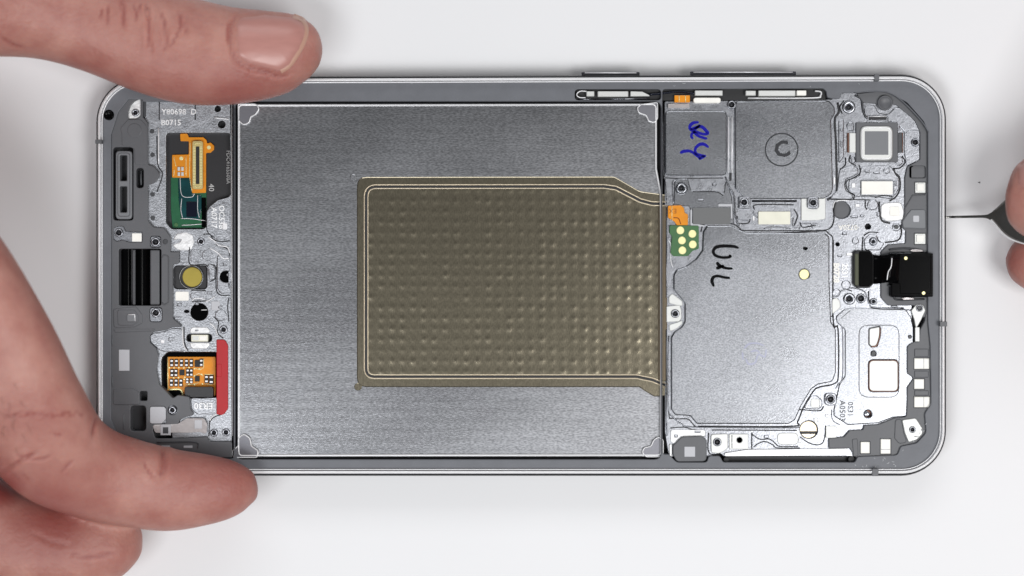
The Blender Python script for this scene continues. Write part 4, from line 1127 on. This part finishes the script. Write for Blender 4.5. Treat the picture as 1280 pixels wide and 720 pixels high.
# right column
cm2 = plate('moulding_body', rnd([(1131, 222, 6), (1134, 208, 5), (1144, 203, 3), (1150, 199, 2), (1150, 165, 0), (1143, 150, 0), (1120, 131, 0), (1080, 129, 0), (1071, 117, 0), (1108, 113, 0), (1150, 140, 0), (1170, 170, 0), (1172, 404, 0), (1163, 388), (1160, 392),
                                 (1155, 398, 2), (1143, 382, 2), (1110, 382, 3), (1101, 372, 6), (1101, 315, 6), (1110, 305.5, 4), (1132, 304, 2), (1132, 288, 2), (1127, 284, 2), (1127.5, 276, 3), (1131, 268)], 3),
            1.8, 4.7, 'plastic', CM, 1.0,
            holes=[R(1137, 207.5, 1157, 222.5, 3), R(1143.5, 227.5, 1157.5, 241.5, .5), R(1143, 291.5, 1157.5, 305.5, .5), R(1112, 316, 1160, 371, 3)])
plate('pocket_floor', R(1136.5, 207, 1157.5, 223, 3), 1.8, 4.2, 'plastic', CM, 0)
for x0, y0, x1, y1 in ((1143.8, 227.8, 1157.2, 241.2), (1143.3, 291.8, 1157.2, 305.2)):
    o = plate('antenna_pad', R(x0, y0, x1, y1, .5), 3.4, 4.5, 'light_tab', CM, 0.6)
    plate('pad_face', R(x0 + 2.5, y0 + 2, x1 - 2, y1 - 2.5, .5), 4.4, 4.75, 'white_pad', o, 0.5)
rp_ = plate('raised_plate', rnd([(1128, 277, 2), (1134, 268, 5), (1139, 262, 3), (1157, 262, 3), (1157.5, 286, 3), (1129, 285, 2)], 3), 4.5, 5.0, 'plastic_light', CM, 1.0)
plate('pale_dot', R(1141.5, 269.5, 1149, 277.5, 1.5), 4.9, 5.05, 'grey_pad', rp_, 0.3)
bead('moulding_rib', [(1132, 259), (1141, 244), (1157, 243)], 1.4, 0.25, 4.7, 'plastic', CM)
lathe('round_post', 1106.5, 128.5, [(9.5, 4.0), (9.5, 5.2), (8.4, 5.5), (7.4, 5.35), (6.8, 5.25), (0.01, 5.25)], 'plastic', CM, 26, 5.3)
bead('moulding_rib', smooth_path([(1068, 116), (1090, 114), (1112, 116), (1130, 128), (1152, 151), (1161, 165)]), 1.6, 0.25, 5.4, 'ledge', CM)
bead('moulding_rib', smooth_path([(1069, 119), (1077, 124), (1079, 138), (1083, 147)]), 3.0, 0.3, RP + .1, 'plastic_dark', CM)
for pth in ([(1112, 312), (1130, 310.5), (1148, 312), (1156, 316)], [(1110, 356), (1116, 360), (1118, 371), (1124, 375), (1156, 374)]):
    bead('seat_wall', smooth_path(pth), 2.4, 0.6, 4.7, 'plastic_dark', CM)
for x, y in ((1147, 313.5), (1136, 373.5)):
    plate('adhesive_bit', rnd([(x - 10, y - 1), (x - 2, y - 2), (x + 6, y - 1), (x + 7, y + 1), (x - 6, y + 1.4)], 1), 5.0, 5.45, 'clear_tape', CM, 0.4)
bs = plate('screw_tab', rnd([(1139, 388), (1146, 380), (1154, 381), (1157, 388), (1152, 399), (1145, 412), (1143, 400)], 3), RP, RP + .75, 'light_tab', CM, 0.8, holes=[circ(1149.3, 385, 4)])
boss(1149.3, 385, 4.6, RP + .7, bs, [], hr=.8, up=.2)
plate('light_tab', R(1144, 409, 1149.5, 427, .8), RP, RP + .75, 'light_tab', CM, 0.4)

# =================================================================== front camera (lies in its seat)
camx, camy = W((1140, 343), mm(4))
fcam = empty('front_camera_module', (camx, camy, mm(4.0)))
tag(fcam, 'glossy black front camera with folded flex and connector in the phone frame', 'camera module')


def under(o, par):
    o.parent = par
    o.matrix_parent_inverse = Matrix.Translation(-par.location)
    return o


under(plate('camera_housing', R(1114, 316.5, 1166.3, 371, 1.5), 3.2, 6.4, 'black_gloss', None, 1.2), fcam)
under(plate('cover_tape', rnd([(1124, 319), (1163.5, 319), (1163.5, 367.5), (1125, 367.5), (1125, 355), (1118, 354)], 1), 6.2, 6.5, 'black_gloss', None, 0.6), fcam)
under(plate('gold_dot', circ(1132.3, 322.8, 2.3, 14), 6.4, 6.56, 'gold', None, 0.4), fcam)
under(plate('gold_dot', circ(1154.6, 366.3, 2.3, 14), 6.4, 6.56, 'gold', None, 0.4), fcam)
fl = strip_mesh('flex_cable', [(1085, 336.8), (1100, 336.5), (1116, 336), (1122, 336)], [(-19, 5.4), (-18.5, 5.7), (18.5, 5.7), (19, 5.4)])
# folded flex: a curved sheet from the connector up to the housing
verts, faces = [], []
secs = [(1088, 318, 355, 5.3), (1094, 319, 355, 5.5), (1102, 319.5, 354, 6.0), (1108, 318.5, 353.5, 6.9), (1112, 318, 353, 7.3), (1116, 317.5, 353.5, 7.1), (1120, 317.5, 354, 6.6), (1126, 317.5, 354.5, 6.45)]
for x, ya, yb, z in secs:
    for q in range(5):
        y = ya + (yb - ya) * q / 4
        p = W((x - 3 * (q - 2) / 2 * (1 if 1104 < x < 1122 else 0), y), mm(z)); verts.append((p[0], p[1], mm(z)))
for i in range(len(secs) - 1):
    for q in range(4):
        a = i * 5 + q
        faces.append((a, a + 1, a + 6, a + 5))
me = bpy.data.meshes.new('flex_fold'); me.from_pydata(verts, [], faces)
fo_ = under(link('flex_fold', me, 'black_gloss', None, True), fcam)
mod = fo_.modifiers.new('thick', 'SOLIDIFY'); mod.thickness = 0.00012
hl = under(bead('crease_edge', smooth_path([(1115, 322.5), (1114, 333), (1110.5, 340), (1109, 350)]), 1.6, 0.2, 7.15, 'highlight_white', None), fcam)  # white bead painting the highlight along the flex fold
under(plate('connector_block', rnd([(1067, 316, 3), (1071, 313, 3), (1088, 313, 4), (1092, 319, 3), (1092, 355, 3), (1087, 360, 3), (1072, 360, 3), (1067, 356, 3)], 3), 4.3, 5.5, 'black_matt', None, 1.2), fcam)
under(plate('stiffener', R(1068.6, 317, 1073.5, 357, 1.5), 5.3, 5.56, 'olive_edge', None, 0.6), fcam)
under(plate('connector_cover', rnd([(1074, 314), (1087, 314), (1091, 320), (1091, 354), (1086, 358), (1074, 358)], 2), 5.4, 5.7, 'black_gloss', None, 0.8), fcam)

# =================================================================== hands


def loft(stations, seg=28, sub=6, flat=2.3):
    """tube through stations (x, y, z mm, half width units, half height mm)"""
    S = np.array(stations, float)
    n = len(S)
    pts = []
    for i in range(n - 1):
        p0 = S[i - 1] if i else 2 * S[0] - S[1]
        p1, p2 = S[i], S[i + 1]
        p3 = S[i + 2] if i < n - 2 else 2 * S[-1] - S[-2]
        for k in range(sub):
            t = k / sub
            pts.append(0.5 * (2 * p1 + (p2 - p0) * t + (2 * p0 - 5 * p1 + 4 * p2 - p3) * t * t + (3 * p1 - p0 - 3 * p2 + p3) * t ** 3))
    pts.append(S[-1])
    pts = np.array(pts)
    ctr = np.array([[*W((p[0], p[1]), mm(p[2])), mm(p[2])] for p in pts])
    hw = np.maximum(pts[:, 3], 0.4) * U * (CAM_H - pts[:, 2] * 1e-3) / (CAM_H - ZREF)
    hh = np.maximum(pts[:, 4], 0.06) * 1e-3
    verts, faces = [], []
    for i in range(len(ctr)):
        tg = Vector(ctr[min(i + 1, len(ctr) - 1)] - ctr[max(i - 1, 0)]).normalized()
        side = tg.cross(Vector((0, 0, 1)))
        side = side.normalized() if side.length > 1e-4 else Vector((1, 0, 0))
        up = side.cross(tg).normalized()
        for k in range(seg):
            a = 2 * math.pi * k / seg
            ca, sa = math.cos(a), math.sin(a)
            ex = 2 / flat
            u = math.copysign(abs(ca) ** ex, ca) * hw[i]; v = math.copysign(abs(sa) ** ex, sa) * hh[i]
            verts.append(Vector(ctr[i]) + side * u + up * v)
    for i in range(len(ctr) - 1):
        for k in range(seg):
            j = (k + 1) % seg
            faces.append((i * seg + k, i * seg + j, (i + 1) * seg + j, (i + 1) * seg + k))
    faces.append(tuple(range(seg))[::-1])
    e = (len(ctr) - 1) * seg
    faces.append(tuple(range(e, e + seg)))
    return verts, faces


def fuse(name, lofts, voxel=0.00055, smooth=9):
    verts, faces = [], []
    for v, f in lofts:
        o = len(verts)
        verts += [tuple(q) for q in v]
        faces += [tuple(i + o for i in q) for q in f]
    me = bpy.data.meshes.new(name); me.from_pydata(verts, [], faces)
    bm = bmesh.new(); bm.from_mesh(me); bmesh.ops.recalc_face_normals(bm, faces=bm.faces); bm.to_mesh(me); bm.free()
    o = bpy.data.objects.new(name, me); C.objects.link(o)
    r = o.modifiers.new('remesh', 'REMESH'); r.mode = 'VOXEL'; r.voxel_size = voxel
    s = o.modifiers.new('smooth', 'SMOOTH'); s.factor = 0.5; s.iterations = smooth
    bpy.context.view_layer.update()
    out = bpy.data.meshes.new_from_object(o.evaluated_get(bpy.context.evaluated_depsgraph_get()))
    bpy.data.objects.remove(o)
    out.name = name
    return out


def to_draw(co):
    k = (CAM_H - co[:, 2]) / (CAM_H - ZREF) * U
    return np.stack([co[:, 0] / k + 640, -co[:, 1] / k + 360], -1)


def creases(me, lines, flush_shade):
    """press skin folds into the mesh and store where the skin is flushed or painted darker as shade"""
    n = len(me.vertices)
    co = np.empty(n * 3); me.vertices.foreach_get('co', co); co = co.reshape(-1, 3)
    no = np.empty(n * 3); me.vertices.foreach_get('normal', no); no = no.reshape(-1, 3)
    d2 = to_draw(co)
    disp = np.zeros(n)
    fl = np.zeros(n)
    upm = np.clip(no[:, 2] * 3 + 0.6, 0, 1)
    for pts, width, depth in lines:
        p = np.array(smooth_path(pts, 6))
        best = np.full(n, 1e9); par = np.zeros(n)
        lo, hi = p.min(0) - 14, p.max(0) + 14
        sel = np.where((d2[:, 0] > lo[0]) & (d2[:, 0] < hi[0]) & (d2[:, 1] > lo[1]) & (d2[:, 1] < hi[1]) & (no[:, 2] > -0.1))[0]
        if len(sel) == 0:
            continue
        q = d2[sel]
        bd = np.full(len(sel), 1e9); bt = np.zeros(len(sel))
        for i in range(len(p) - 1):
            a, bb_ = p[i], p[i + 1]
            e = bb_ - a; l2 = max((e * e).sum(), 1e-9)
            t = np.clip(((q - a) @ e) / l2, 0, 1)
            dd = np.hypot(*(q - a - t[:, None] * e).T)
            m_ = dd < bd
            bd[m_] = dd[m_]; bt[m_] = (i + t[m_]) / (len(p) - 1)
        fade = np.clip(np.minimum(bt, 1 - bt) * 5, 0.15, 1)
        g = np.exp(-(bd / width) ** 2) - 0.35 * np.exp(-((bd - 2.4 * width) / (1.3 * width)) ** 2)
        disp[sel] -= 1.7 * depth * 1e-3 * fade * g
        fl[sel] = np.maximum(fl[sel], 0.65 * fade * np.exp(-(bd / width) ** 2))  # folds tinted darker as well, shade put into the skin colour
    for x, y, r, a in flush_shade:
        fl = np.maximum(fl, a * np.exp(-((d2[:, 0] - x) ** 2 + (d2[:, 1] - y) ** 2) / (r * r)))
    co2 = co + no * disp[:, None]
    me.vertices.foreach_set('co', co2.ravel())
    at = me.attributes.new('flush_shade', 'FLOAT', 'POINT')
    at.data.foreach_set('value', fl.astype(np.float32))
    me.update()


def skin_object(name, lofts, lines, flush_shade, **kw):
    me = fuse(name, lofts, **kw)
    creases(me, lines, flush_shade)
    return link(name, me, 'skin', None, True)


def nail_patch(name, poly, bvh, par, lift, mt, dome=0.25, zmin=0):
    """curved nail laid on the finger: poly in drawing units"""
    c = np.mean(poly, axis=0)
    pts = [tuple(c)]
    rings = 8
    P = rnd([tuple(p) for p in poly], 12, 5)
    verts, faces = [], []
    n = len(P)

    def drop(x, y, extra):
        z = 0.02
        for _ in range(4):
            wx, wy = W((x, y), z)
            h = bvh.ray_cast(Vector((wx, wy, 0.2)), Vector((0, 0, -1)))
            z = h[0].z if h[0] is not None else z
        wx, wy = W((x, y), z)
        return (wx, wy, z + extra * 1e-3)
    verts.append(drop(c[0], c[1], lift))
    for r in range(1, rings + 1):
        s = r / rings
        ex = lift * (1 - s ** 6) - (0.35 if r == rings else 0.0)
        for x, y in P:
            verts.append(drop(c[0] + (x - c[0]) * s, c[1] + (y - c[1]) * s, ex))
    for i in range(n):
        faces.append((0, 1 + (i + 1) % n, 1 + i))
    for r in range(rings - 1):
        for i in range(n):
            j = (i + 1) % n
            a, b2 = 1 + r * n, 1 + (r + 1) * n
            faces.append((a + i, a + j, b2 + j, b2 + i))
    me = bpy.data.meshes.new(name); me.from_pydata(verts, [], faces)
    bm = bmesh.new(); bm.from_mesh(me); bmesh.ops.recalc_face_normals(bm, faces=bm.faces)
    if sum(f.normal.z for f in bm.faces) < 0:
        bmesh.ops.reverse_faces(bm, faces=bm.faces)
    bm.to_mesh(me); bm.free()
    return link(name, me, mt, par, True)


# ---- left hand
thumb = loft([(-330, 40, 40, 90, 15), (-200, 10, 33, 85, 13), (-90, -2, 26, 74, 11), (0, 5, 20.5, 66, 9.5), (60, 14, 18, 61, 8.6), (120, 30, 16.2, 61, 8.2), (190, 52, 15.2, 66, 8.2), (240, 65, 14.6, 66, 8.0), (290, 70, 14.0, 61, 7.4),
              (335, 67.5, 13.2, 55, 6.5), (365, 63, 12.7, 47, 5.6), (385, 62, 12.3, 36, 4.4), (397, 62, 12.0, 23, 2.8), (402, 62, 11.9, 11, 1.2), (403.5, 62, 11.9, 1, .1)])
index = loft([(-260, 180, 36, 80, 11), (-150, 240, 35, 78, 10.5), (-70, 330, 33, 76, 10), (-8, 430, 30, 75, 9.6), (32, 510, 26, 74, 9.2), (66, 560, 21.5, 70, 8.8), (110, 588, 17, 60, 8.2), (160, 603, 14, 55, 7.6), (210, 612, 12.4, 52, 7.2),
              (255, 612, 11.6, 45, 6.6), (287, 611, 11, 37, 5.6), (307, 611, 10.6, 27, 4.2), (318, 612, 10.4, 16, 2.6), (322.5, 612, 10.3, 6, .8), (323.5, 612, 10.3, .8, .1)])
middle = loft([(-300, 290, 32, 80, 11), (-210, 400, 30, 76, 10.5), (-140, 510, 24, 72, 10), (-85, 605, 15.5, 68, 8.8), (-25, 660, 10.5, 64, 8.2), (45, 682, 9.4, 62, 8.0), (98, 684, 9.0, 57, 7.6), (134, 679, 8.8, 48, 6.6), (157, 673, 8.6, 35, 5.0), (171, 668, 8.5, 20, 2.8), (178, 666, 8.5, 3, .4)])
ring_f = loft([(-330, 350, 28, 74, 10), (-270, 480, 24, 70, 9.5), (-210, 620, 16, 66, 8.6), (-150, 720, 10, 60, 8.2), (-90, 790, 9, 55, 8), (-50, 815, 9, 42, 6.5), (-30, 822, 9, 20, 3)])
pinky = loft([(-370, 400, 24, 64, 9), (-330, 540, 19, 60, 8.5), (-290, 660, 13, 55, 7.6), (-240, 750, 9, 50, 7.2), (-190, 810, 8, 44, 6.8), (-165, 830, 8, 22, 3.2)])
palm = loft([(-820, 300, 34, 190, 17), (-680, 290, 34, 190, 17), (-560, 275, 34, 215, 17), (-440, 250, 35, 245, 17), (-330, 240, 35, 230, 16), (-260, 250, 35, 180, 13), (-225, 250, 35, 110, 8)], flat=2.6)
web = loft([(-380, 120, 38, 120, 13), (-240, 110, 34, 100, 10), (-150, 110, 32, 70, 7)])
fold = loft([(-120, 70, 20, 26, 6), (-40, 55, 17, 22, 5), (8, 54, 15.5, 14, 4), (26, 56, 15, 8, 2.5), (33, 58, 15, 2, .6)])
lines = [([(183, -2), (185, 20), (186, 45), (190, 70)], 2.0, 0.42), ([(151, -2), (154, 12), (154, 40)], 2.2, 0.20), ([(136, 4), (134, 22), (133, 35)], 2.0, 0.10), ([(167, 2), (170, 18), (168, 30)], 1.8, 0.14),
         ([(197, 6), (206, 30), (208, 55), (203, 62)], 2.0, 0.14), ([(222, 8), (226, 30), (218, 50), (211, 62)], 2.0, 0.12), ([(230, 28), (233, 44)], 2.0, 0.08), ([(128, 10), (125, 24)], 2, .08), ([(175, 4), (177, 16)], 1.6, .1),
         ([(200, 556), (205, 570), (204, 585), (198, 600)], 3.5, 0.30), ([(178, 575), (186, 590), (196, 600)], 2.2, 0.06),
         ([(0, 590), (15, 582), (32, 572), (48, 565)], 2.2, 0.35), ([(18, 566), (32, 572), (50, 574), (68, 568)], 2.0, 0.14), ([(8, 572), (14, 590), (28, 602)], 1.8, 0.10), ([(76, 592), (84, 582), (92, 576)], 1.8, 0.12), ([(24, 590), (40, 602)], 1.8, 0.08),
         ([(122, 520), (118, 534), (116, 548)], 2.5, 0.18), ([(60, 540), (80, 545)], 1.6, .06), ([(286, 60), (284, 40), (290, 22)], 2.5, .08),
         ([(36, 664), (60, 676), (90, 684)], 2.5, 0.12), ([(80, 690), (110, 696), (150, 690)], 2.5, 0.10), ([(0, 45), (15, 55), (32, 60)], 2.0, 0.15)]
lines += [([(300, 14), (291, 28), (289, 50), (293, 72), (312, 85), (336, 91), (352, 96), (368, 88)], 2.4, 0.22)]
lines += [([(x, 520 + (x % 7)), (x + 14, 515 + (x % 5)), (x + 26, 522)], 1.3, 0.035) for x in range(4, 90, 11)]
flush_shade = [(300, 122, 60, .55), (240, 120, 70, .35), (262, 70, 18, .15), (285, 590, 45, .55), (225, 585, 40, .35), (60, 648, 55, .75), (5, 612, 30, 1.0), (150, 100, 60, .25), (385, 70, 25, .25), (40, 600, 40, .25), (150, 560, 60, .22)]  # flushed spots, plus painted shade in the gap between the fingers
lh_ob = skin_object('hand', [thumb, index, middle, ring_f, pinky, palm, web, fold], lines, flush_shade)
tag(lh_ob, "bare left hand gripping the phone's end, thumbnail showing, fingers curled", 'hand')
co = [v.co.copy() for v in lh_ob.data.vertices]
bvh = BVHTree.FromPolygons(co, [tuple(p.vertices) for p in lh_ob.data.polygons])
nail_patch('thumbnail', [(293, 20), (330, 15), (368, 18), (383, 26), (386, 40), (378, 62), (364, 84), (352, 92), (336, 88), (312, 82), (296, 72), (292, 45)], bvh, lh_ob, 0.42, 'nail')


def nail_strip(name, path, w, bvh, par, lift, mt):
    p = smooth_path(path, 5)
    inner = offset_path(p, w)
    verts, faces = [], []
    for a, c in zip(p, inner):
        for t, l in ((0, -0.25), (0.25, lift * .8), (0.6, lift), (1, lift * .98)):
            x, y = a[0] + (c[0] - a[0]) * t, a[1] + (c[1] - a[1]) * t
            z = 0.018
            for _ in range(4):
                wx, wy = W((x, y), z)
                h = bvh.ray_cast(Vector((wx, wy, 0.2)), Vector((0, 0, -1)))
                z = h[0].z if h[0] is not None else z
            wx, wy = W((x, y), z)
            verts.append((wx, wy, z + l * 1e-3))
    for i in range(len(p) - 1):
        for k in range(3):
            faces.append((4 * i + k, 4 * i + k + 1, 4 * i + k + 5, 4 * i + k + 4))
    me = bpy.data.meshes.new(name); me.from_pydata(verts, [], faces)
    bm = bmesh.new(); bm.from_mesh(me); bmesh.ops.recalc_face_normals(bm, faces=bm.faces)
    if sum(f.normal.z for f in bm.faces) < 0:
        bmesh.ops.reverse_faces(bm, faces=bm.faces)
    bm.to_mesh(me); bm.free()
    return link(name, me, mt, par, True)


nail_strip('nail_edge', [(368, 17), (381, 23), (387, 36), (384, 52), (375, 70), (364, 85), (353, 92.5)], 6.0, bvh, lh_ob, 0.14, 'nail_edge')
# fine dark hairs on the finger's back
verts, faces = [], []
for _ in range(20):
    x, y = rng.uniform(-6, 22), rng.uniform(470, 545)
    if rng.uniform() < .25:
        x, y = rng.uniform(-4, 40), rng.uniform(500, 560)
    a = math.radians(rng.uniform(40, 110)); ln = rng.uniform(8, 22); bend = rng.uniform(-.5, .5)
    prev = None
    for k in range(6):
        s = k / 5
        px, py = x + math.cos(a + bend * s) * ln * s, y + math.sin(a + bend * s) * ln * s
        wx, wy = W((px, py), 0.035)
        h = bvh.ray_cast(Vector((wx, wy, 0.2)), Vector((0, 0, -1)))
        z = (h[0].z if h[0] is not None else 0.03) + 0.00012 + 0.0006 * math.sin(math.pi * s) * .6
        w_ = 0.00003 * (1 - .7 * s)
        o_ = len(verts)
        verts += [(wx - w_, wy, z), (wx, wy, z + w_ * 1.5), (wx + w_, wy, z)]
        if prev is not None:
            faces += [(prev, prev + 1, o_ + 1, o_), (prev + 1, prev + 2, o_ + 2, o_ + 1)]
        prev = o_
me = bpy.data.meshes.new('hair'); me.from_pydata(verts, [], faces)
hr_ = link('hair', me, 'hair', lh_ob); hr_['kind'] = 'stuff'

# ---- metal pick and the right hand that holds it
tx_, ty_ = W((1186, 271), mm(4))
pick = empty('metal_pick', (tx_, ty_, mm(3.0)))
tag(pick, "thin steel pick with flattened grip pressed against the phone's end", 'tool')


def tilt_z(x):           # the pick rises from the phone's side towards the hand
    return 3.6 + max(0, (x - 1186)) * 0.085


def pick_mesh():
    st = [(1181, 271.4, 1.1), (1190, 271.3, 1.5), (1215, 270.8, 1.7), (1230, 270.6, 2.0), (1237, 270.8, 4.0), (1244, 271.2, 10), (1251, 271.8, 17), (1258, 272.5, 23.5), (1268, 274, 28), (1282, 276, 30), (1310, 280, 30), (1345, 286, 28), (1380, 291, 18), (1395, 293, 4)]
    S = smooth_path([Vector(s) for s in st], 4)
    verts, faces = [], []
    prof = [(-1, 0), (-.93, .55), (-.75, .8), (0, .5), (.75, .8), (.93, .55), (1, 0), (.8, -.6), (0, -.7), (-.8, -.6)]
    n = len(prof)
    for x, y, h in S:
        z = tilt_z(x)
        th = min(0.55, 0.22 + 0.02 * h)
        for u, v in prof:
            w = W((x, y + u * h), mm(z)); verts.append((w[0], w[1], mm(z + v * th)))
    for i in range(len(S) - 1):
        for k in range(n):
            j = (k + 1) % n
            faces.append((i * n + k, i * n + j, (i + 1) * n + j, (i + 1) * n + k))
    faces += [tuple(range(n)), tuple(range((len(S) - 1) * n, len(S) * n))[::-1]]
    me = bpy.data.meshes.new('shaft'); me.from_pydata(verts, [], faces)
    bm = bmesh.new(); bm.from_mesh(me); bmesh.ops.recalc_face_normals(bm, faces=bm.faces); bm.to_mesh(me); bm.free()
    return me


under(link('shaft', pick_mesh(), 'tool_metal', None, True), pick)
edge = [(1238, 274.5), (1246, 283), (1254, 292), (1264, 299), (1278, 304), (1290, 307)]
me = bpy.data.meshes.new('grip_glint'); verts, faces = [], []
for x, y in smooth_path(edge, 4):
    z = tilt_z(x) + .25
    for u, v in ((-1.1, -.3), (-.9, .25), (0, .45), (.9, .25), (1.1, -.3)):
        w = W((x - u * .6, y + u * .8), mm(z)); verts.append((w[0], w[1], mm(z + v)))
for i in range(len(verts) // 5 - 1):
    for k in range(4):
        faces.append((i * 5 + k, i * 5 + k + 1, i * 5 + k + 6, i * 5 + k + 5))
me.from_pydata(verts, [], faces)
under(link('grip_glint', me, 'highlight_white', None, True), pick)  # white bead painting the highlight on the grip's lower bevel

r_thumb = loft([(1640, 60, 45, 85, 13), (1540, 130, 36, 78, 12), (1450, 180, 28, 70, 10.5), (1390, 212, 23, 64, 9.2), (1340, 235, 20, 62, 8.2), (1300, 247, 18.5, 56, 7.2), (1278, 250, 18, 47, 6.0), (1265, 251, 17.8, 34, 4.4), (1259, 251, 17.6, 20, 2.6), (1256.5, 251, 17.5, 6, .7)])
r_index = loft([(1720, 330, 40, 85, 12), (1600, 390, 30, 74, 11), (1500, 380, 17, 66, 9.5), (1420, 345, 9.5, 56, 7.6), (1350, 330, 8, 50, 6.4), (1300, 327, 7.4, 42, 5.6), (1277, 326, 7.2, 32, 4.6), (1264, 325, 7.1, 21, 3.0), (1258.5, 324.5, 7, 10, 1.3), (1256.5, 324.5, 7, 1, .15)])
r_mid = loft([(1740, 400, 36, 80, 12), (1640, 470, 26, 72, 10.5), (1540, 470, 14, 62, 9), (1460, 430, 9.5, 55, 8), (1400, 415, 8.5, 44, 6.5), (1380, 412, 8.3, 20, 3)])
r_ring = loft([(1780, 470, 32, 76, 11), (1700, 560, 22, 66, 10), (1610, 570, 12, 58, 8.5), (1540, 530, 9, 50, 7.5), (1500, 510, 8.5, 20, 3)])
r_pink = loft([(1830, 530, 28, 66, 10), (1780, 630, 18, 58, 9), (1700, 650, 10.5, 52, 8), (1640, 620, 8.5, 44, 7), (1610, 605, 8.5, 16, 2.5)])
r_palm = loft([(2280, 330, 40, 180, 18), (2120, 330, 40, 185, 18), (1980, 325, 40, 215, 18), (1860, 320, 41, 240, 17), (1760, 320, 41, 200, 14), (1700, 320, 41, 110, 8)], flat=2.6)
rh_ob = skin_object('hand', [r_thumb, r_index, r_mid, r_ring, r_pink, r_palm], [([(1268, 205), (1262, 225), (1261, 245)], 2.2, 0.12)], [(1262, 260, 22, .3), (1268, 325, 30, .55), (1278, 205, 18, .4)], voxel=0.0008, smooth=7)
tag(rh_ob, 'bare fingertips of the other hand pinching the thin steel pick', 'hand')
bvh2 = BVHTree.FromPolygons([v.co.copy() for v in rh_ob.data.vertices], [tuple(p.vertices) for p in rh_ob.data.polygons])
nail_patch('thumbnail', [(1270, 207), (1290, 196), (1330, 190), (1338, 215), (1320, 240), (1290, 244), (1270, 232)], bvh2, rh_ob, 0.35, 'nail')

# ---- a fleck of dust on the table
v = []
cx, cy = W((1224, 228), 0)
for k in range(7):
    a = 2 * math.pi * k / 7; r = (1.1 + .6 * math.sin(k * 2.3)) * U
    v.append((r * 1.2 * math.cos(a), r * math.sin(a), 0.00003))
n7 = len(v)
vb = [(x * .7, y * .7, 0) for x, y, z in v] + v + [(0, 0, 0.00009)]
f = [(k, (k + 1) % 7, 7 + (k + 1) % 7, 7 + k) for k in range(7)] + [(7 + k, 7 + (k + 1) % 7, 14) for k in range(7)]
me = bpy.data.meshes.new('dust_fleck'); me.from_pydata(vb, [], f)
o = link('dust_fleck', me, 'dust'); o.location = (cx, cy, 0)
tag(o, 'tiny dark fleck of dust on the white table above the pick', 'dust')
